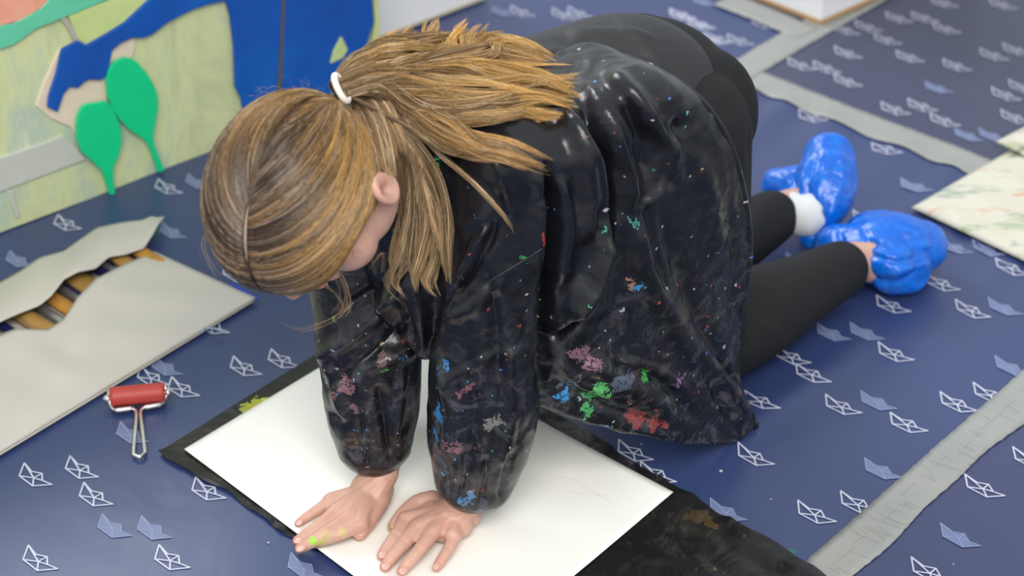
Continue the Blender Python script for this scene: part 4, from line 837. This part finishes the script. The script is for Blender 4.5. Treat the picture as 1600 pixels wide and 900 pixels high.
# ponytail and loose locks follow guide curves laid on the back of the smock
def depth_at(px, py):
    h = bvh.ray_cast(Vector(CAM), Vector(ray(px, py)).normalized())[0]
    return None if h is None else (np.array(h)-CAM)@np.array([0, cp, -sp])
TD_ = (TIE-CAM)@np.array([0, cp, -sp])
def lock(guide, N, R0, wave, seed, tone, spread=1., tip=.35, m=22, fr=None, sub=16):
    rs = np.random.RandomState(seed); L = []
    last = TD_
    for i, q in enumerate(guide):
        if len(q) == 4: dd = q[3]
        else:
            dd = depth_at(q[0], q[1]); dd = last if dd is None else dd-q[2]; 
        last = dd; L.append(dd)
    pts = np.array([D(q[0], q[1], d) for q, d in zip(guide, L)]); G, _ = lerp_chain(pts, [1]*len(pts), 8)
    s = np.linspace(0, len(G)-1, m); G = np.stack([np.interp(s, np.arange(len(G)), G[:, k]) for k in range(3)], 1)
    T = np.gradient(G, axis=0); T /= np.linalg.norm(T, axis=1)[:, None]; A = np.cross(T, VC); A /= np.linalg.norm(A, axis=1)[:, None]; B = np.cross(A, T)
    t_ = np.linspace(0, 1, m); prof = np.interp(t_, [0, .15, .45, .8, 1], [.62 if fr is None else fr, .75, 1, .85, tip+.25])*R0
    ang = rs.uniform(0, 2*math.pi, N); rr_ = np.sqrt(rs.rand(N)); a = rr_*np.cos(ang)*spread; b = rr_*np.sin(ang)*.55
    sc = rs.uniform(-1, 1, (sub, 2))*[spread, .5]; idx = np.argmin((a[:, None]-sc[:, 0])**2+(b[:, None]-sc[:, 1])**2, 1); cl = np.clip((t_-.35)/.65, 0, 1)*.5
    aa = a[:, None]*(1-cl)+sc[idx, 0][:, None]*cl; bb = b[:, None]*(1-cl)+sc[idx, 1][:, None]*cl
    php = rs.uniform(0, 6.28, sub)[idx][:, None]; fq = rs.uniform(1.2, 2.1, sub)[idx][:, None]
    wv = wave*np.sin(fq*6.28*t_+php)*np.clip(t_*2, 0, 1)+rs.normal(0, .00035, (N, 1))*np.sin(9*t_+rs.uniform(0, 6, (N, 1)))*np.clip(t_*3, 0, 1)*1.6
    cut_ = rs.uniform(.80, 1.0, (N, 1))**.8*(.9+.1*rs.rand(sub))[idx][:, None]; ts = t_[None]*cut_; ii = ts*(m-1); j = np.minimum(ii.astype(int), m-2); fr_ = (ii-j)[..., None]
    Gs = G[j]*(1-fr_)+G[j+1]*fr_; As = A[j]; Bs = B[j]; pr = np.interp(ts, t_, prof)
    Pn = Gs+As*((aa*pr)+wv)[..., None]+Bs*(bb*pr+wv*.4)[..., None]
    rad = rs.uniform(.00013, .00026, (N, 1))*np.interp(t_, [0, .8, 1], [1, .9, .25])
    c0, c1 = (np.array(q) for q in tone); k = rs.rand(N, 1, 1); sv = rs.rand(sub)[idx][:, None, None]; ts3 = ts[..., None]
    c = (c0*(1-ts3)+c1*ts3)*(.35+.7*sv+.4*k); c = np.where(k > .92, np.array([.9, .72, .48])*np.ones_like(c), c); c = np.where(k < .10, np.array([.15, .09, .04])*np.ones_like(c), c)
    return Pn, rad, c
TX, TY = (float(q) for q in proj(TIE)); tq = (TX, TY, 0, TD_)
GOLD = ((.34, .22, .11), (.80, .48, .13)); MID = ((.24, .155, .09), (.70, .42, .15)); BRN = ((.22, .14, .085), (.66, .45, .23))
lk_ = []
def many(guides, tone, N, R0, wave, seed, **k):
    for i, gd in enumerate(guides): lk_.append(lock(gd, N, R0, wave, seed+i, tone, **k))
many([[tq, (575, 112, 0, 1.83), (650, 108, .030), (740, 118, .026), (830, 128, .020), (915, 118, .012)],
      [tq, (580, 122, 0, 1.83), (660, 122, .034), (750, 140, .030), (840, 142, .022), (922, 158, .012)],
      [tq, (580, 130, 0, 1.83), (660, 138, .032), (750, 158, .028), (830, 165, .020), (900, 170, .010)],
      [tq, (570, 105, 0, 1.84), (640, 88, .030), (720, 84, .026), (810, 82, .018), (875, 92, .010)],
      [tq, (585, 120, 0, 1.82), (670, 128, .040), (760, 128, .036), (850, 135, .024), (908, 142, .016)]], GOLD, 1000, .0150, .0050, 100, spread=1.1, tip=.1)
many([[tq, (590, 128, 0, 1.82), (650, 165, .030), (720, 178, .024), (790, 168, .018), (850, 150, .014), (912, 165, .010)],
      [tq, (585, 132, 0, 1.82), (640, 160, .032), (690, 195, .026), (740, 225, .018), (800, 240, .014), (868, 266, .008)]], MID, 850, .012, .0034, 120)
many([[tq, (590, 140, 0, 1.82), (635, 175, .030), (670, 205, .026), (720, 232, .016), (790, 240, .010), (862, 270, .006)]], BRN, 650, .0095, .0026, 130)
# upper tufts standing off the back
for i, (ex, ey, bx) in enumerate([(628, 48, 600), (655, 38, 628), (682, 22, 672), (700, 46, 700), (735, 30, 700), (770, 34, 720), (800, 50, 740), (790, 60, 760), (610, 62, 590), (660, 70, 650), (720, 62, 705), (745, 48, 735)]):
    lk_.append(lock([(TX, TY, 0, TD_), (TX*.4+bx*.6, 100, 0, 1.86), (bx, 84, 0, 1.90), (bx*.4+ex*.6-8, ey*.5+40, 0, 1.92), (ex, ey, 0, 1.93)], 230, .0095, .0022, 140+i, MID if i % 2 else GOLD, tip=.1, sub=5))
many([[tq, (570, 100, 0, 1.85), (620, 82, 0, 1.89), (690, 78, 0, 1.92), (760, 82, 0, 1.93), (800, 96, 0, 1.93)], [tq, (560, 104, 0, 1.85), (600, 90, 0, 1.88), (650, 92, 0, 1.90), (720, 96, 0, 1.92), (770, 104, 0, 1.92)]], MID, 700, .016, .003, 160)
many([[tq, (556, 150, 0, 1.822), (580, 178, 0, 1.82), (592, 215, 0, 1.815), (604, 255, 0, 1.81), (612, 300, 0, 1.82)], [tq, (552, 142, 0, 1.822), (590, 165, 0, 1.83), (615, 205, 0, 1.835), (630, 250, 0, 1.84)]], BRN, 620, .0105, .0010, 180, fr=.7)
tail = [np.concatenate([q[k] for q in lk_]) for k in range(3)]; strands('ponytail', tail[0], tail[1], tail[2], hair)
lk_ = []
rt = (552, 165, 0, 1.835)
many([[rt, (600, 190, 0, 1.835), (640, 240, .028), (650, 320, .026), (630, 400, .022), (612, 440, .018), (640, 474, .016)],
      [rt, (605, 185, 0, 1.835), (650, 240, .026), (668, 320, .024), (672, 400, .020), (668, 440, .018), (690, 468, .014)],
      [rt, (600, 185, 0, 1.835), (648, 250, .030), (662, 330, .028), (655, 400, .024), (650, 430, .022), (652, 462, .018)],
      [rt, (610, 185, 0, 1.84), (660, 250, .022), (688, 330, .018), (700, 400, .016), (704, 450, .014)],
      [rt, (595, 190, 0, 1.835), (628, 250, .026), (636, 330, .024), (622, 400, .020), (620, 450, .018)]], BRN, 430, .0095, .0030, 200, fr=.8, tip=-.1, sub=7)
lk_.append(lock([(TX, TY, 0, TD_), (640, 200, 0, 1.84), (690, 245, .014), (740, 285, .010), (785, 335, .008), (810, 376, .006)], 46, .0022, .0003, 230, BRN, tip=.05))
q = [np.concatenate([q[k] for q in lk_]) for k in range(3)]; strands('side_lock', q[0], q[1], q[2], hair)
# loose wisps
wp = []; rs = np.random.RandomState(8)
for i in range(150):
    a = rs.uniform(0, 2*math.pi); x0 = 462+140*math.cos(a)*rs.uniform(.86, .98); y0 = 290-160*math.sin(a)*rs.uniform(.86, .98); x0, y0 = (x0, y0)
    if x0 > 560 and y0 > 250: continue
    k = rs.uniform(10, 34); th_ = a+rs.uniform(-.9, .9); wp.append(lock([(x0, y0, 0, 1.80), (x0+k*.5*math.cos(th_), y0-k*.5*math.sin(th_), 0, 1.80), (x0+k*math.cos(th_+.8), y0-k*math.sin(th_+.8), 0, 1.80)], 1, .001, .0003, 300+i, MID, m=22))
for gd, N in (([(530, 430, 0, 1.78), (541, 455, 0, 1.79), (540, 480, 0, 1.80), (520, 502, 0, 1.80)], 7), ([(500, 440, 0, 1.78), (530, 462, 0, 1.79), (536, 490, 0, 1.80), (480, 515, 0, 1.80), (440, 505, 0, 1.80)], 2), ([(560, 180, 0, 1.80), (600, 260, 0, 1.79), (618, 270, 0, 1.79)], 12), ([(330, 350, 0, 1.80), (318, 390, 0, 1.80), (345, 440, 0, 1.80)], 4), ([(600, 430, 0, 1.85), (600, 400, 0, 1.84), (575, 430, 0, 1.85)], 3)):
    for k in range(N): j = rs.normal(0, 3, 2); wp.append(lock([(a[0]+j[0], a[1]+j[1], a[2], a[3]) for a in gd], 2, .0012, .0004, 500+k, MID))
for i in range(0):
    x, y = rs.uniform(640, 860), rs.uniform(160, 300); k = rs.uniform(15, 60); wp.append(lock([(x, y, .012), (x+k*.5, y+rs.normal(0, 10), .010), (x+k, y+rs.normal(6, 14), .007)], 1, .001, .0003, 600+i, MID))
q = [np.concatenate([q[k] for q in wp]) for k in range(3)]; q[1] *= .55; strands('loose_wisps', q[0], q[1], q[2], hair)['kind'] = 'stuff'
# the white elastic
ax2 = .86*VR+.40*VU+.30*VC; ax2 /= np.linalg.norm(ax2); s_a = np.cross(ax2, VC); s_a /= np.linalg.norm(s_a); s_b = np.cross(ax2, s_a); tc = TIE+ax2*.003
ring = [tc+(s_a*math.cos(q)*.0120+s_b*math.sin(q)*.0108) for q in np.linspace(0, 2*math.pi, 25)]
tm_ = mat('elastic_white', (.78, .72, .66), .7); Geo().tube(ring, .0029, 12, 2).build('hair_tie', tm_, hair)
settle(kid)
for o in list(kid.children_recursive):
    if o.parent is not kid: o.matrix_parent_inverse = Matrix.Identity(4)
